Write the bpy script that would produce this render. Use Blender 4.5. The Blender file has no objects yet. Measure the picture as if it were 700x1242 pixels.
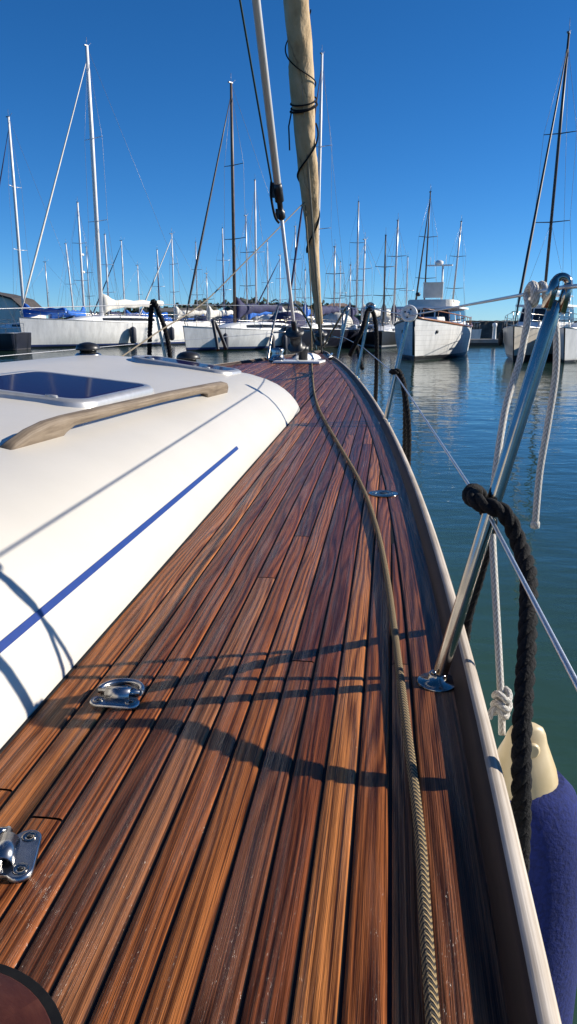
import bpy, math, random
from mathutils import Vector, Matrix
random.seed(7)
S = bpy.context.scene
COL = S.collection
PI = math.pi
R = math.radians

# ------------------------------------------------------------------ helpers
class MB:
    def __init__(s):
        s.v = []; s.f = []; s.uv = []; s.m = []; s.sm = []; s.c = []
    def vert(s, p):
        s.v.append((p[0], p[1], p[2])); return len(s.v) - 1
    def face(s, idx, uv=None, m=0, smooth=True, c=None):
        s.f.append(idx); s.uv.append(uv); s.m.append(m); s.sm.append(smooth); s.c.append(c)
    def grid(s, rows, closed=False, uv=True, m=0, smooth=True, flip=False, c=None, us=None):
        """rows: list of lists of points; lofts them"""
        ids = [[s.vert(p) for p in r] for r in rows]
        n = len(rows[0]); acc = 0
        for i in range(len(rows) - 1):
            a = Vector(rows[i][0]); b = Vector(rows[i+1][0]); d = (b - a).length
            for j in range(n if closed else n - 1):
                k = (j + 1) % n
                q = [ids[i][j], ids[i][k], ids[i+1][k], ids[i+1][j]]
                u0 = us[j] if us else j / n; u1 = us[j+1] if us else (j + 1) / n
                t = [(u0, acc), (u1, acc), (u1, acc + d), (u0, acc + d)]
                if flip: q.reverse(); t.reverse()
                s.face(q, t, m, smooth, c)
            acc += d
        return ids
    def cap(s, ids, flip=False, m=0):
        q = list(ids)
        if flip: q.reverse()
        s.face(q, None, m, False)
    def box(s, c, sz, rot=0, m=0, bevel=0):
        cx, cy, cz = c; x, y, z = sz[0]/2, sz[1]/2, sz[2]/2
        ca, sa = math.cos(rot), math.sin(rot)
        P = []
        for dz in (-z, z):
            for dx, dy in ((-x,-y),(x,-y),(x,y),(-x,y)):
                P.append(s.vert((cx+dx*ca-dy*sa, cy+dx*sa+dy*ca, cz+dz)))
        for q in ((3,2,1,0),(4,5,6,7),(0,1,5,4),(1,2,6,5),(2,3,7,6),(3,0,4,7)):
            s.face([P[i] for i in q], None, m, False)
    def tube(s, pts, r, seg=10, closed=False, cap=True, m=0):
        pts = [Vector(p) for p in pts]; n = len(pts)
        rr = r if isinstance(r, (list, tuple)) else [r]*n
        fr = frames(pts, closed); rows = []
        for i in range(n):
            N, Bn = fr[i]
            rows.append([pts[i] + (N*math.cos(2*PI*k/seg) + Bn*math.sin(2*PI*k/seg))*rr[i] for k in range(seg)])
        if closed: rows.append(rows[0])
        ids = s.grid(rows, closed=True, m=m)
        if cap and not closed:
            s.cap(ids[0], True, m); s.cap(ids[-1], False, m)
    def strands(s, pts, R0, n=3, pitch=None, seg=7, m=0):
        pts = [Vector(p) for p in pts]; fr = frames(pts)
        pitch = pitch or R0*6
        for q in range(n):
            L = 0; P = []
            for i, p in enumerate(pts):
                if i: L += (p - pts[i-1]).length
                a = 2*PI*(q/n + L/pitch)
                P.append(p + (fr[i][0]*math.cos(a) + fr[i][1]*math.sin(a))*R0*0.5)
            s.tube(P, R0*0.58, seg, m=m)
    def lathe(s, prof, o, axis=(0,0,1), seg=24, m=0, us=True):
        """prof: (r, h) list along axis"""
        A = Vector(axis).normalized(); N = A.orthogonal().normalized(); Bn = A.cross(N)
        o = Vector(o); rows = []
        for r, h in prof:
            rows.append([o + A*h + (N*math.cos(2*PI*k/seg) + Bn*math.sin(2*PI*k/seg))*max(r, 1e-4) for k in range(seg)])
        ids = s.grid(rows, closed=True, m=m)
        s.cap(ids[0], True, m); s.cap(ids[-1], False, m)
    def build(s, name, mat, parent=None, off=(0,0,0), loc=None):
        me = bpy.data.meshes.new(name)
        me.from_pydata([(a-off[0], b-off[1], c-off[2]) for a, b, c in s.v], [], s.f)
        for q in (mat if isinstance(mat, (list, tuple)) else [mat]): me.materials.append(q)
        me.polygons.foreach_set('material_index', s.m)
        me.polygons.foreach_set('use_smooth', s.sm)
        if any(u for u in s.uv):
            L = me.uv_layers.new(name='UVMap'); k = 0; arr = []
            for f, u in zip(s.f, s.uv):
                for i in range(len(f)): arr.extend(u[i] if u else (0, 0))
            L.data.foreach_set('uv', arr)
        if any(c is not None for c in s.c):
            A = me.color_attributes.new('plank', 'FLOAT_COLOR', 'CORNER'); arr = []
            for f, c in zip(s.f, s.c):
                for i in range(len(f)): arr.extend(c if c else (0, 0, 0, 1))
            A.data.foreach_set('color', arr)
        me.validate(); me.update()
        o = bpy.data.objects.new(name, me); COL.objects.link(o)
        if parent: o.parent = parent
        if loc: o.location = loc
        return o

def frames(pts, closed=False):
    n = len(pts); out = []; N = None
    for i in range(n):
        a = pts[(i-1) % n] if (closed or i > 0) else pts[0]
        b = pts[(i+1) % n] if (closed or i < n-1) else pts[-1]
        T = (b - a)
        T = T.normalized() if T.length > 1e-9 else Vector((0,0,1))
        if N is None: N = T.orthogonal().normalized()
        N = (N - T*N.dot(T))
        N = N.normalized() if N.length > 1e-6 else T.orthogonal().normalized()
        out.append((N, T.cross(N)))
    return out

def smooth(pts, n=10):
    P = [Vector(p) for p in pts]; out = []
    for i in range(len(P)-1):
        p0 = P[max(i-1,0)]; p1 = P[i]; p2 = P[i+1]; p3 = P[min(i+2,len(P)-1)]
        for k in range(n):
            t = k/n
            out.append(0.5*((2*p1)+(p2-p0)*t+(2*p0-5*p1+4*p2-p3)*t*t+(3*p1-p0-3*p2+p3)*t**3))
    out.append(P[-1]); return out

def even(pts, step):
    P = [Vector(p) for p in pts]; out = [P[0]]; acc = 0
    for a, b in zip(P, P[1:]):
        L = (b-a).length
        while acc + L >= step:
            t = (step-acc)/L; a = a.lerp(b, t); out.append(a.copy()); L = (b-a).length; acc = 0
        acc += L
    out.append(P[-1]); return out

def lerp_tab(tab, x):
    if x <= tab[0][0]: return tab[0][1]
    for (a, b), (c, d) in zip(tab, tab[1:]):
        if x <= c: return b + (d-b)*(x-a)/(c-a)
    return tab[-1][1]

def tag(o, label=None, cat=None, group=None, kind=None):
    if label: o['label'] = label
    if cat: o['category'] = cat
    if group: o['group'] = group
    if kind: o['kind'] = kind
    return o

def empty(name, loc, rz=0, label=None, cat=None, group=None):
    o = bpy.data.objects.new(name, None); COL.objects.link(o)
    o.location = loc; o.rotation_euler = (0, 0, rz); o.empty_display_size = .2
    return tag(o, label, cat, group)

# ------------------------------------------------------------------ materials
def mat(name, col=(.5,.5,.5), rough=.5, metal=0, **k):
    m = bpy.data.materials.new(name); m.use_nodes = True
    b = m.node_tree.nodes['Principled BSDF']
    b.inputs['Base Color'].default_value = (*col, 1); b.inputs['Roughness'].default_value = rough
    b.inputs['Metallic'].default_value = metal
    for a, v in k.items(): b.inputs[a.replace('_', ' ')].default_value = v
    return m
class NT:
    def __init__(s, m): s.t = m.node_tree; s.b = s.t.nodes['Principled BSDF']
    def n(s, ty, **k):
        x = s.t.nodes.new(ty)
        for a, v in k.items():
            if hasattr(x, a): setattr(x, a, v)
        return x
    def l(s, a, b): s.t.links.new(a, b)
    def noise(s, vec, scale, detail=4, rough=.55):
        x = s.n('ShaderNodeTexNoise'); x.inputs['Scale'].default_value = scale
        x.inputs['Detail'].default_value = detail; x.inputs['Roughness'].default_value = rough
        if vec is not None: s.l(vec, x.inputs['Vector'])
        return x.outputs['Fac']
    def coord(s, out='Object', scale=(1,1,1)):
        c = s.n('ShaderNodeTexCoord'); mp = s.n('ShaderNodeMapping'); mp.inputs['Scale'].default_value = scale
        s.l(c.outputs[out], mp.inputs['Vector']); return mp.outputs['Vector']
    def ramp(s, fac, stops):
        x = s.n('ShaderNodeValToRGB'); e = x.color_ramp.elements
        while len(e) < len(stops): e.new(.5)
        for q, (p, c) in zip(e, stops):
            q.position = p; q.color = (*c, 1) if len(c) == 3 else c
        s.l(fac, x.inputs['Fac']); return x.outputs['Color']
    def math(s, op, a, b=None, c=None):
        x = s.n('ShaderNodeMath'); x.operation = op
        for i, v in enumerate((a, b, c)):
            if v is None: continue
            if isinstance(v, (int, float)): x.inputs[i].default_value = v
            else: s.l(v, x.inputs[i])
        return x.outputs[0]
    def mix(s, fac, a, b, mode='MIX'):
        x = s.n('ShaderNodeMix'); x.data_type = 'RGBA'; x.blend_type = mode
        for i, v in ((0, fac), (6, a), (7, b)):
            if isinstance(v, (int, float)): x.inputs[i].default_value = v
            elif isinstance(v, tuple): x.inputs[i].default_value = (*v, 1)
            else: s.l(v, x.inputs[i])
        return x.outputs[2]
    def bump(s, h, strength=.3, dist=.001):
        x = s.n('ShaderNodeBump'); x.inputs['Strength'].default_value = strength; x.inputs['Distance'].default_value = dist
        s.l(h, x.inputs['Height']); s.l(x.outputs['Normal'], s.b.inputs['Normal']); return x

def noisy(name, c1, c2, scale, rough=.5, bump=0, dist=.002, stretch=(1,1,1), metal=0, **k):
    m = mat(name, c1, rough, metal, **k); t = NT(m)
    f = t.noise(t.coord('Object', stretch), scale, 5)
    t.l(t.ramp(f, [(.3, c1), (.7, c2)]), t.b.inputs['Base Color'])
    if bump: t.bump(f, bump, dist)
    return m

# -- wet teak deck
def teak_deck():
    m = mat('wet_teak', (.15,.06,.03), .35); t = NT(m)
    uv = t.n('ShaderNodeUVMap'); uv.uv_map = 'UVMap'
    at = t.n('ShaderNodeAttribute'); at.attribute_name = 'plank'
    sep = t.n('ShaderNodeSeparateColor'); t.l(at.outputs['Color'], sep.inputs[0])
    r1, r2, r3 = sep.outputs
    def stretched(sx, sy, warp=0.0):
        mp = t.n('ShaderNodeMapping'); mp.inputs['Scale'].default_value = (sx, sy, 1); t.l(uv.outputs[0], mp.inputs['Vector'])
        cb = t.n('ShaderNodeCombineXYZ'); t.l(t.math('MULTIPLY', r2, 40), cb.inputs[2])
        ad = t.n('ShaderNodeVectorMath'); ad.operation = 'ADD'; t.l(mp.outputs[0], ad.inputs[0]); t.l(cb.outputs[0], ad.inputs[1])
        return ad.outputs[0]
    wv = t.noise(stretched(16, 1.1), 1, 2)
    mp = t.n('ShaderNodeMapping'); mp.inputs['Scale'].default_value = (1, 1, 1)
    grain = t.noise(stretched(600, .75), 1, 2, .55)
    fine = t.noise(stretched(1000, 26), 1, 2, .6)
    big = t.noise(stretched(34, .8), 1, 3)
    # growth rings: wandering dark lines running along the plank
    sp = t.n('ShaderNodeSeparateXYZ'); t.l(uv.outputs[0], sp.inputs[0])
    ringx = t.math('ADD', t.math('MULTIPLY', sp.outputs[0], 230), t.math('MULTIPLY', wv, 22))
    rings = t.math('POWER', t.math('ABSOLUTE', t.math('SINE', ringx)), 1.6)
    tone = t.ramp(t.math('ADD', r1, t.math('MULTIPLY', t.math('SUBTRACT', big, .5), .55)), [(.10, (.078,.021,.008)), (.42, (.142,.041,.013)), (.70, (.205,.065,.018)), (.97, (.275,.100,.029))])
    tone2 = t.ramp(t.math('ADD', r1, t.math('MULTIPLY', t.math('SUBTRACT', big, .5), .4)), [(.12, (.076,.024,.011)), (.5, (.140,.048,.019)), (.92, (.225,.090,.037))])
    base = t.mix(t.math('GREATER_THAN', r3, .6), tone, tone2)
    line = t.ramp(t.math('ADD', t.math('MULTIPLY', grain, .62), t.math('ADD', t.math('MULTIPLY', fine, .18), t.math('MULTIPLY', rings, .20))), [(.32, (.14,.10,.08)), (.43, (.48,.43,.40)), (.53, (1.0,1.0,1.0)), (.68, (1.9,1.9,1.8))])
    t.l(t.mix(1.0, base, line, 'MULTIPLY'), t.b.inputs['Base Color'])
    wet = t.noise(stretched(60, 2.5), 1, 3)
    rg = t.math('ADD', .16, t.math('MULTIPLY', wet, .36)); t.l(rg, t.b.inputs['Roughness'])
    h = t.math('ADD', t.math('MULTIPLY', grain, .8), t.math('ADD', t.math('MULTIPLY', fine, .5), t.math('MULTIPLY', rings, .25)))
    t.bump(h, .8, .0018)
    cb = t.n('ShaderNodeBump'); cb.inputs['Strength'].default_value = 1; cb.inputs['Distance'].default_value = .011
    t.l(t.math('ADD', t.math('MULTIPLY', grain, .45), t.math('MULTIPLY', t.noise(stretched(430, 46), 1, 2), .8)), cb.inputs['Height']); t.l(cb.outputs['Normal'], t.b.inputs['Coat Normal'])
    t.l(t.ramp(wet, [(.48, (.02,.02,.02)), (.63, (.55,.55,.55))]), t.b.inputs['Coat Weight']); t.b.inputs['Coat Roughness'].default_value = .24
    t.b.inputs['Specular IOR Level'].default_value = .15
    return m

def bare_teak(name, c0, c1, c2, axis_uv=(30, 3), rough=.6):
    m = mat(name, c1, rough, Specular_IOR_Level=.25); t = NT(m)
    uv = t.n('ShaderNodeUVMap'); uv.uv_map = 'UVMap'
    mp = t.n('ShaderNodeMapping'); mp.inputs['Scale'].default_value = (axis_uv[0], axis_uv[1], 1); t.l(uv.outputs[0], mp.inputs['Vector'])
    f = t.noise(mp.outputs[0], 1, 6, .65)
    f2 = t.noise(t.coord('Object', (1,1,1)), 9, 3)
    g = t.math('ADD', t.math('MULTIPLY', f, .75), t.math('MULTIPLY', f2, .25))
    t.l(t.ramp(g, [(.3, c0), (.5, c1), (.68, c2)]), t.b.inputs['Base Color'])
    t.bump(f, .6, .0015)
    return m

def rope_mat(name, ca, cb, nu, nv, rough=.8, soft=False, bias=.5):
    """braid: herringbone of two yarns over uv (around 0..1, along metres)"""
    m = mat(name, ca, rough); t = NT(m)
    uv = t.n('ShaderNodeUVMap'); uv.uv_map = 'UVMap'
    sp = t.n('ShaderNodeSeparateXYZ'); t.l(uv.outputs[0], sp.inputs[0])
    u = t.math('MULTIPLY', sp.outputs[0], nu); v = t.math('MULTIPLY', sp.outputs[1], nv)
    tri = t.math('ABSOLUTE', t.math('SUBTRACT', t.math('MULTIPLY', t.math('FRACT', u), 2), 1))
    ph = t.math('FRACT', t.math('ADD', v, tri))
    nz = t.noise(t.coord('Object'), 900, 2)
    ph2 = t.math('ADD', ph, t.math('MULTIPLY', t.math('SUBTRACT', nz, .5), .35))
    c = t.ramp(ph2, [(bias-.08, ca), (bias+.08, cb)])
    t.l(c, t.b.inputs['Base Color'])
    hh = t.math('ABSOLUTE', t.math('SUBTRACT', t.math('FRACT', t.math('MULTIPLY', t.math('ADD', v, tri), 2)), .5))
    t.bump(hh, .8, .003)
    return m

def gelcoat(name, col, rough=.28):
    m = mat(name, col, rough); t = NT(m)
    f = t.noise(t.coord('Object'), 2.2, 5, .6)
    d = tuple(c*.93 for c in col)
    t.l(t.ramp(f, [(.3, d), (.6, col)]), t.b.inputs['Base Color'])
    f2 = t.noise(t.coord('Object'), 60, 3)
    t.l(t.math('ADD', rough-.05, t.math('MULTIPLY', f2, .12)), t.b.inputs['Roughness'])
    return m

def hull_mat(name, top, boot, bottom=(.02,.025,.04), z0=.10, z1=.02, rough=.3, seams=False):
    m = mat(name, top, rough); t = NT(m)
    c = t.n('ShaderNodeTexCoord'); sp = t.n('ShaderNodeSeparateXYZ'); t.l(c.outputs['Object'], sp.inputs[0])
    f = t.noise(t.coord('Object', (1,1,.25)), 3.5, 5, .65)
    dirt = t.ramp(f, [(.35, tuple(x*.80 for x in top)), (.62, top)])
    a = t.math('GREATER_THAN', sp.outputs[2], z0); b = t.math('GREATER_THAN', sp.outputs[2], z1)
    x = t.mix(b, bottom, boot)
    col = t.mix(a, x, dirt)
    if seams:
        s1 = t.math('LESS_THAN', t.math('FRACT', t.math('MULTIPLY', sp.outputs[2], 4.5)), .07)
        col = t.mix(t.math('MULTIPLY', s1, .35), col, (.2,.2,.2))
    t.l(col, t.b.inputs['Base Color']); return m

M = {}
M['deck'] = teak_deck()
M['caulk'] = noisy('black_caulk', (.004,.004,.005), (.009,.009,.009), 60, .7, Specular_IOR_Level=.2)
M['rail'] = bare_teak('weathered_teak', (.15,.115,.085), (.40,.34,.275), (.60,.54,.465), (70, 1.3), .65)
M['railshade'] = bare_teak('shaded_brown_teak', (.014,.006,.004), (.032,.015,.009), (.065,.033,.021), (40, 1.6), .6)  # brown teak of the inner flank, with its shade darkened into the colour
M['handrail'] = bare_teak('grey_teak', (.085,.062,.042), (.185,.142,.10), (.29,.235,.175), (22, 4), .6)
M['darkteak'] = bare_teak('dark_wet_teak', (.018,.005,.004), (.055,.016,.010), (.10,.034,.020), (8, 30), .35)
M['gel'] = gelcoat('cream_gelcoat', (.58,.545,.48), .32)
M['gelwhite'] = gelcoat('white_gelcoat', (.80,.80,.78), .3)
M['blue'] = noisy('blue_stripe', (.011,.032,.16), (.014,.038,.19), 40, .35)
M['steel'] = noisy('stainless', (.30,.27,.235), (.42,.385,.34), 25, .15, metal=1)
M['steeldull'] = noisy('worn_stainless', (.30,.30,.30), (.48,.47,.46), 60, .25, .15, .001, metal=1)
M['alu'] = noisy('anodised_aluminium', (.50,.49,.47), (.60,.59,.57), 30, .38, metal=.65)
M['glass'] = mat('tinted_acrylic', (.010,.010,.050), .08, 0, Specular_IOR_Level=.003)
M['black'] = noisy('black_plastic', (.010,.010,.011), (.022,.022,.024), 40, .4)
M['blackrope'] = noisy('black_rope', (.0035,.0035,.004), (.014,.0135,.014), 260, .85, .9, .004, Specular_IOR_Level=.25)
M['sheet'] = rope_mat('tan_black_braid', (.016,.013,.010), (.29,.205,.095), 3, 122, .75, bias=.42)
M['whiterope'] = rope_mat('white_braid', (.50,.46,.40), (.74,.71,.65), 4, 110, .8)
M['cord'] = rope_mat('beige_cord', (.17,.14,.10), (.30,.25,.18), 3, 90, .8)
M['green'] = noisy('green_rope', (.01,.03,.03), (.03,.07,.06), 90, .8)
M['wire'] = noisy('steel_wire', (.42,.42,.43), (.62,.62,.62), 400, .35, .4, .001, stretch=(1,1,1), metal=.8)
M['fblue'] = noisy('blue_fender_fabric', (.003,.009,.072), (.008,.020,.145), 160, .95, .6, .003)
M['fcream'] = noisy('cream_vinyl', (.50,.39,.21), (.60,.48,.29), 18, .42, .15, .003)
def sail_material():
    m = mat('furled_sailcloth', (.5,.4,.28), .85); t = NT(m)
    f = t.noise(t.coord('Object', (1,1,.35)), 7, 6, .62)
    uv = t.n('ShaderNodeUVMap'); uv.uv_map = 'UVMap'; sp = t.n('ShaderNodeSeparateXYZ'); t.l(uv.outputs[0], sp.inputs[0])
    sw = t.math('SINE', t.math('MULTIPLY', t.math('ADD', sp.outputs[0], t.math('ADD', t.math('MULTIPLY', sp.outputs[1], .42), t.math('MULTIPLY', f, .22))), 2*PI*2))
    fold = t.math('FRACT', t.math('ADD', t.math('MULTIPLY', sp.outputs[0], 2), t.math('ADD', t.math('MULTIPLY', sp.outputs[1], .9), t.math('MULTIPLY', f, .5))))
    edge = t.ramp(fold, [(0, (0,0,0)), (.05, (1,1,1)), (.85, (.9,.9,.9)), (1, (1,1,1))])
    wr = t.noise(t.coord('Object', (1,1,.5)), 24, 4, .6)
    t.l(t.ramp(f, [(.3, (.36,.24,.125)), (.5, (.53,.385,.22)), (.7, (.64,.49,.31))]), t.b.inputs['Base Color'])
    lk = t.b.inputs['Base Color'].links[0].from_socket
    t.l(t.mix(.55, lk, t.mix(1.0, lk, edge, 'MULTIPLY')), t.b.inputs['Base Color'])
    t.bump(t.math('ADD', t.math('MULTIPLY', sw, .15), t.math('ADD', t.math('MULTIPLY', f, .8), t.math('ADD', t.math('MULTIPLY', wr, .5), t.math('MULTIPLY', fold, .8)))), .9, .02); return m
M['sail'] = sail_material()
M['mastwhite'] = gelcoat('white_spar', (.78,.78,.78), .35)
M['mastgrey'] = noisy('alu_spar', (.50,.50,.51), (.60,.60,.61), 6, .4, metal=.5)
M['mastdark'] = noisy('dark_spar', (.035,.03,.03), (.07,.06,.055), 6, .45)
M['mastbrown'] = noisy('brown_spar', (.10,.07,.055), (.17,.12,.09), 6, .45)
M['canvasblue'] = noisy('blue_canvas', (.012,.10,.42), (.02,.15,.55), 5, .8, .4, .02)
M['canvasnavy'] = noisy('navy_canvas', (.014,.016,.055), (.03,.03,.10), 5, .8, .4, .02)
M['canvascream'] = noisy('cream_canvas', (.60,.57,.50), (.72,.69,.62), 4, .8, .4, .02)
M['canvasgreen'] = noisy('green_canvas', (.02,.07,.05), (.03,.10,.07), 5, .8, .4, .02)
M['rig'] = noisy('rigging_wire', (.16,.16,.17), (.26,.26,.27), 30, .4, metal=.5)
M['hullwhite'] = hull_mat('white_hull', (.82,.81,.78), (.60,.58,.54), z0=.16, z1=.1)
M['hullblueband'] = hull_mat('white_hull_blue_boot', (.84,.83,.80), (.03,.05,.16), z0=.22, z1=.1)
M['hullcream'] = hull_mat('cream_hull', (.62,.57,.48), (.05,.04,.04), z0=.25, z1=.1)
M['hullnavy'] = hull_mat('navy_hull', (.012,.014,.025), (.05,.05,.055), (.02,.02,.025), z0=.12, z1=.05)
M['hullblack'] = hull_mat('black_hull', (.018,.018,.02), (.3,.3,.3), z0=.2, z1=.1)
M['hullplank'] = hull_mat('planked_white_hull', (.74,.74,.72), (.02,.02,.025), z0=.20, z1=.02, rough=.4, seams=True)
M['window'] = noisy('dark_window', (.010,.012,.015), (.03,.035,.04), 2, .06)
M['varnish'] = noisy('varnished_wood', (.18,.065,.02), (.34,.14,.05), 6, .3, stretch=(1,1,6))
M['tyre'] = noisy('tyre_rubber', (.012,.012,.012), (.035,.033,.03), 30, .8)
M['fenderdark'] = noisy('navy_fender', (.015,.017,.03), (.03,.035,.055), 20, .6)
M['fenderwhite'] = noisy('white_fender', (.65,.65,.63), (.75,.75,.73), 20, .5)
M['stone'] = noisy('dark_stone', (.045,.042,.038), (.12,.11,.10), 1.6, .9, .8, .2)
M['paint_red'] = noisy('dark_red_paint', (.14,.02,.02), (.2,.03,.03), 6, .5)

# ------------------------------------------------------------------ camera, light
CAMZ = .58; PITCH = R(13.8); F = 940.0
cd = bpy.data.cameras.new('camera'); cam = bpy.data.objects.new('camera', cd); COL.objects.link(cam)
cam.location = (0, 0, CAMZ); cam.rotation_euler = (PI/2 - PITCH, 0, 0)
cd.sensor_fit = 'VERTICAL'; cd.sensor_height = 24; cd.lens = 24*F/1242; cd.clip_start = .02; cd.clip_end = 20000
S.camera = cam
SUN_EL = R(25); SUN_AZ = R(80.5)      # azimuth clockwise from +Y
sd = Vector((math.sin(SUN_AZ)*math.cos(SUN_EL), math.cos(SUN_AZ)*math.cos(SUN_EL), math.sin(SUN_EL)))
sl = bpy.data.lights.new('sun', 'SUN'); sl.energy = 5.0; sl.angle = R(.53); sl.color = (1, .93, .82)
so = bpy.data.objects.new('sun', sl); COL.objects.link(so); so.rotation_euler = sd.to_track_quat('Z', 'Y').to_euler(); so.location = (30, 6, 20)
w = bpy.data.worlds.new('World'); S.world = w; w.use_nodes = True
wt = w.node_tree; sky = wt.nodes.new('ShaderNodeTexSky'); sky.sky_type = 'NISHITA'; sky.sun_disc = False
sky.sun_elevation = SUN_EL; sky.sun_rotation = SUN_AZ; sky.air_density = .65; sky.dust_density = 0; sky.ozone_density = 6.0; sky.altitude = 0
bg = wt.nodes['Background']; hsv = wt.nodes.new('ShaderNodeHueSaturation'); hsv.inputs['Saturation'].default_value = 1.10
tint = wt.nodes.new('ShaderNodeMix'); tint.data_type = 'RGBA'; tint.blend_type = 'MULTIPLY'; tint.inputs[0].default_value = 1; tint.inputs[7].default_value = (.74, .93, 1.05, 1)
wt.links.new(sky.outputs[0], tint.inputs[6]); wt.links.new(tint.outputs[2], hsv.inputs['Color']); wt.links.new(hsv.outputs[0], bg.inputs[0]); bg.inputs[1].default_value = .085
S.view_settings.view_transform = 'Standard'; S.view_settings.look = 'None'; S.view_settings.exposure = .58; S.view_settings.gamma = 1
S.view_settings.use_curve_mapping = False
S.cycles.max_bounces = 8; S.cycles.use_denoising = True

def ray(px, py):
    u = (px-350)/F; v = (py-621)/F
    return Vector((u, math.cos(PITCH)-v*math.sin(PITCH), -(math.sin(PITCH)+v*math.cos(PITCH))))
def at_y(px, py, Y):
    d = ray(px, py); return Vector((0, 0, CAMZ)) + d*(Y/d.y)
WZ = -1.15

# ------------------------------------------------------------------ own yacht
Bw = Vector((.45, 10.4)); HD = R(11.5)
cF = Vector((math.sin(HD), math.cos(HD))); cN = Vector((math.cos(HD), -math.sin(HD)))
def bp(s, wv): return Bw - cF*s + cN*wv              # s metres aft of the stem, w to starboard
def to_sw(x, y):
    d = Vector((x, y)) - Bw; return -d.dot(cF), d.dot(cN)
def zd(x, y): return .02*(y-1)
def rail_x(y):
    if y < .5: return rail_x(.5) + .139*(y-.5)
    return -8.88809590e-05*y**4 + 2.03898648e-03*y**3 - 2.44268095e-02*y**2 + 1.62258793e-01*y + 1.43970371e-01 + .007
# starboard outer rail as (s,w)
rail_sw = []
yy = -3.0
while yy < 9.6:
    rail_sw.append(to_sw(rail_x(yy), yy)); yy += .1
s_l, w_l = rail_sw[-1]
for k in range(1, 9):                                  # close on the stem
    t = k/8; rail_sw.append((s_l*(1-t), w_l*(1-t**1.25) + .02*t))
tabW = sorted((a, b) for a, b in rail_sw)
def rail_w(s): return lerp_tab(tabW, s)
YO = Vector((-.9, 4.0, WZ))
yacht = empty('sailing_yacht', YO, 0, 'white sailing yacht with wet teak side deck that the viewer stands on', 'sailboat')
def YB(mb, name, m, parent=None): return mb.build(name, m, parent or yacht, off=YO)

# hull
mb = MB(); rows = []
sts = [s for s, _ in tabW][::3] + [tabW[-1][0]]
for s in sts:
    W = rail_w(s); f = min(1, s/6)
    r = []
    for side in (1, -1):
        prof = [(W-.004, 0), (W*.985+.0, -.25), (W*(.93*f+.75*(1-f)), -.7), (W*(.84*f+.5*(1-f)), -1.15), (W*.4*f, -1.45)]
        pr = prof if side == 1 else prof[::-1]
        for (a, dz) in pr:
            q = bp(s + (-dz)*.25*(1-f), side*max(a, .004)); r.append((q.x, q.y, (zd(q.x, q.y)-.012 if dz == 0 else dz+zd(q.x,q.y)*(1+dz/1.15 if dz > -1.15 else 0))))
    rows.append(r)
ids = mb.grid(rows, flip=True)
mb.cap(ids[0]); mb.cap(ids[-1], True)
YB(mb, 'hull', M['hullwhite'])

# deck: teak planks laid over black caulking
A7 = R(7.38); pa = Vector((math.sin(A7), math.cos(A7))); pb = Vector((math.cos(A7), -math.sin(A7)))
def W_lin(s): return .766 + .071*(s-5.46)
S_FRONT = 5.30
def cab_w(s):
    if s < S_FRONT: return -1
    x = W_lin(s)
    if s < 5.85: x -= .34*(1-math.sqrt(max(0, 1-((5.85-s)/.55)**2)))
    return x
mb = MB()
Wm = .112; gap = .0044
rows = []
for s in [x*.15 for x in range(0, 92)]:
    W = rail_w(s); r = []
    for k in (-1, -.5, 0, .5, 1):
        q = bp(s, k*(W-.02)); r.append((q.x, q.y, zd(q.x, q.y)-.0028))
    rows.append(r)
mb.grid(rows, m=1, smooth=False, flip=False)
pitch = .0435; q0 = -.201
def plank(lo, hi, y0, y1, rnd, clipfn, rev=False):
    """strip between lateral coords lo..hi (in plank frame) from along y0 to y1"""
    w_ = hi-lo; e = .0042
    xs = [0, .0005, .0016, e, w_*.5, w_-e, w_-.0016, w_-.0005, w_]
    zs = [-.0026, -.0014, -.0005, .0, .0003, .0, -.0005, -.0014, -.0026]
    n = max(1, int((y1-y0)/.14)); off = rnd[3]*50
    prev = None
    for i in range(n+1):
        al = y0+(y1-y0)*i/n
        pts = []; cl = clipfn(al)
        if cl is None: prev = None; continue
        a0, a1 = cl
        if hi <= a0 or lo >= a1: prev = None; continue
        for x, z in zip(xs, zs):
            q = min(max(lo+x, a0), a1)
            P = pa*al + pb*q
            pts.append((q, al, (P.x, P.y, zd(P.x, P.y)+z)))
        ids_ = [mb.vert(p[2]) for p in pts]
        if prev:
            pi, pp = prev
            for j in range(len(xs)-1):
                if abs(pts[j+1][0]-pts[j][0]) < 1e-7 and abs(pp[j+1][0]-pp[j][0]) < 1e-7: continue
                mb.face([pi[j], pi[j+1], ids_[j+1], ids_[j]],
                        [(pp[j][0], pp[j][1]+off), (pp[j+1][0], pp[j+1][1]+off), (pts[j+1][0], pts[j+1][1]+off), (pts[j][0], pts[j][1]+off)],
                        0, True, (rnd[0], rnd[1], rnd[2], 1))
        prev = (ids_, pts)
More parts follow.
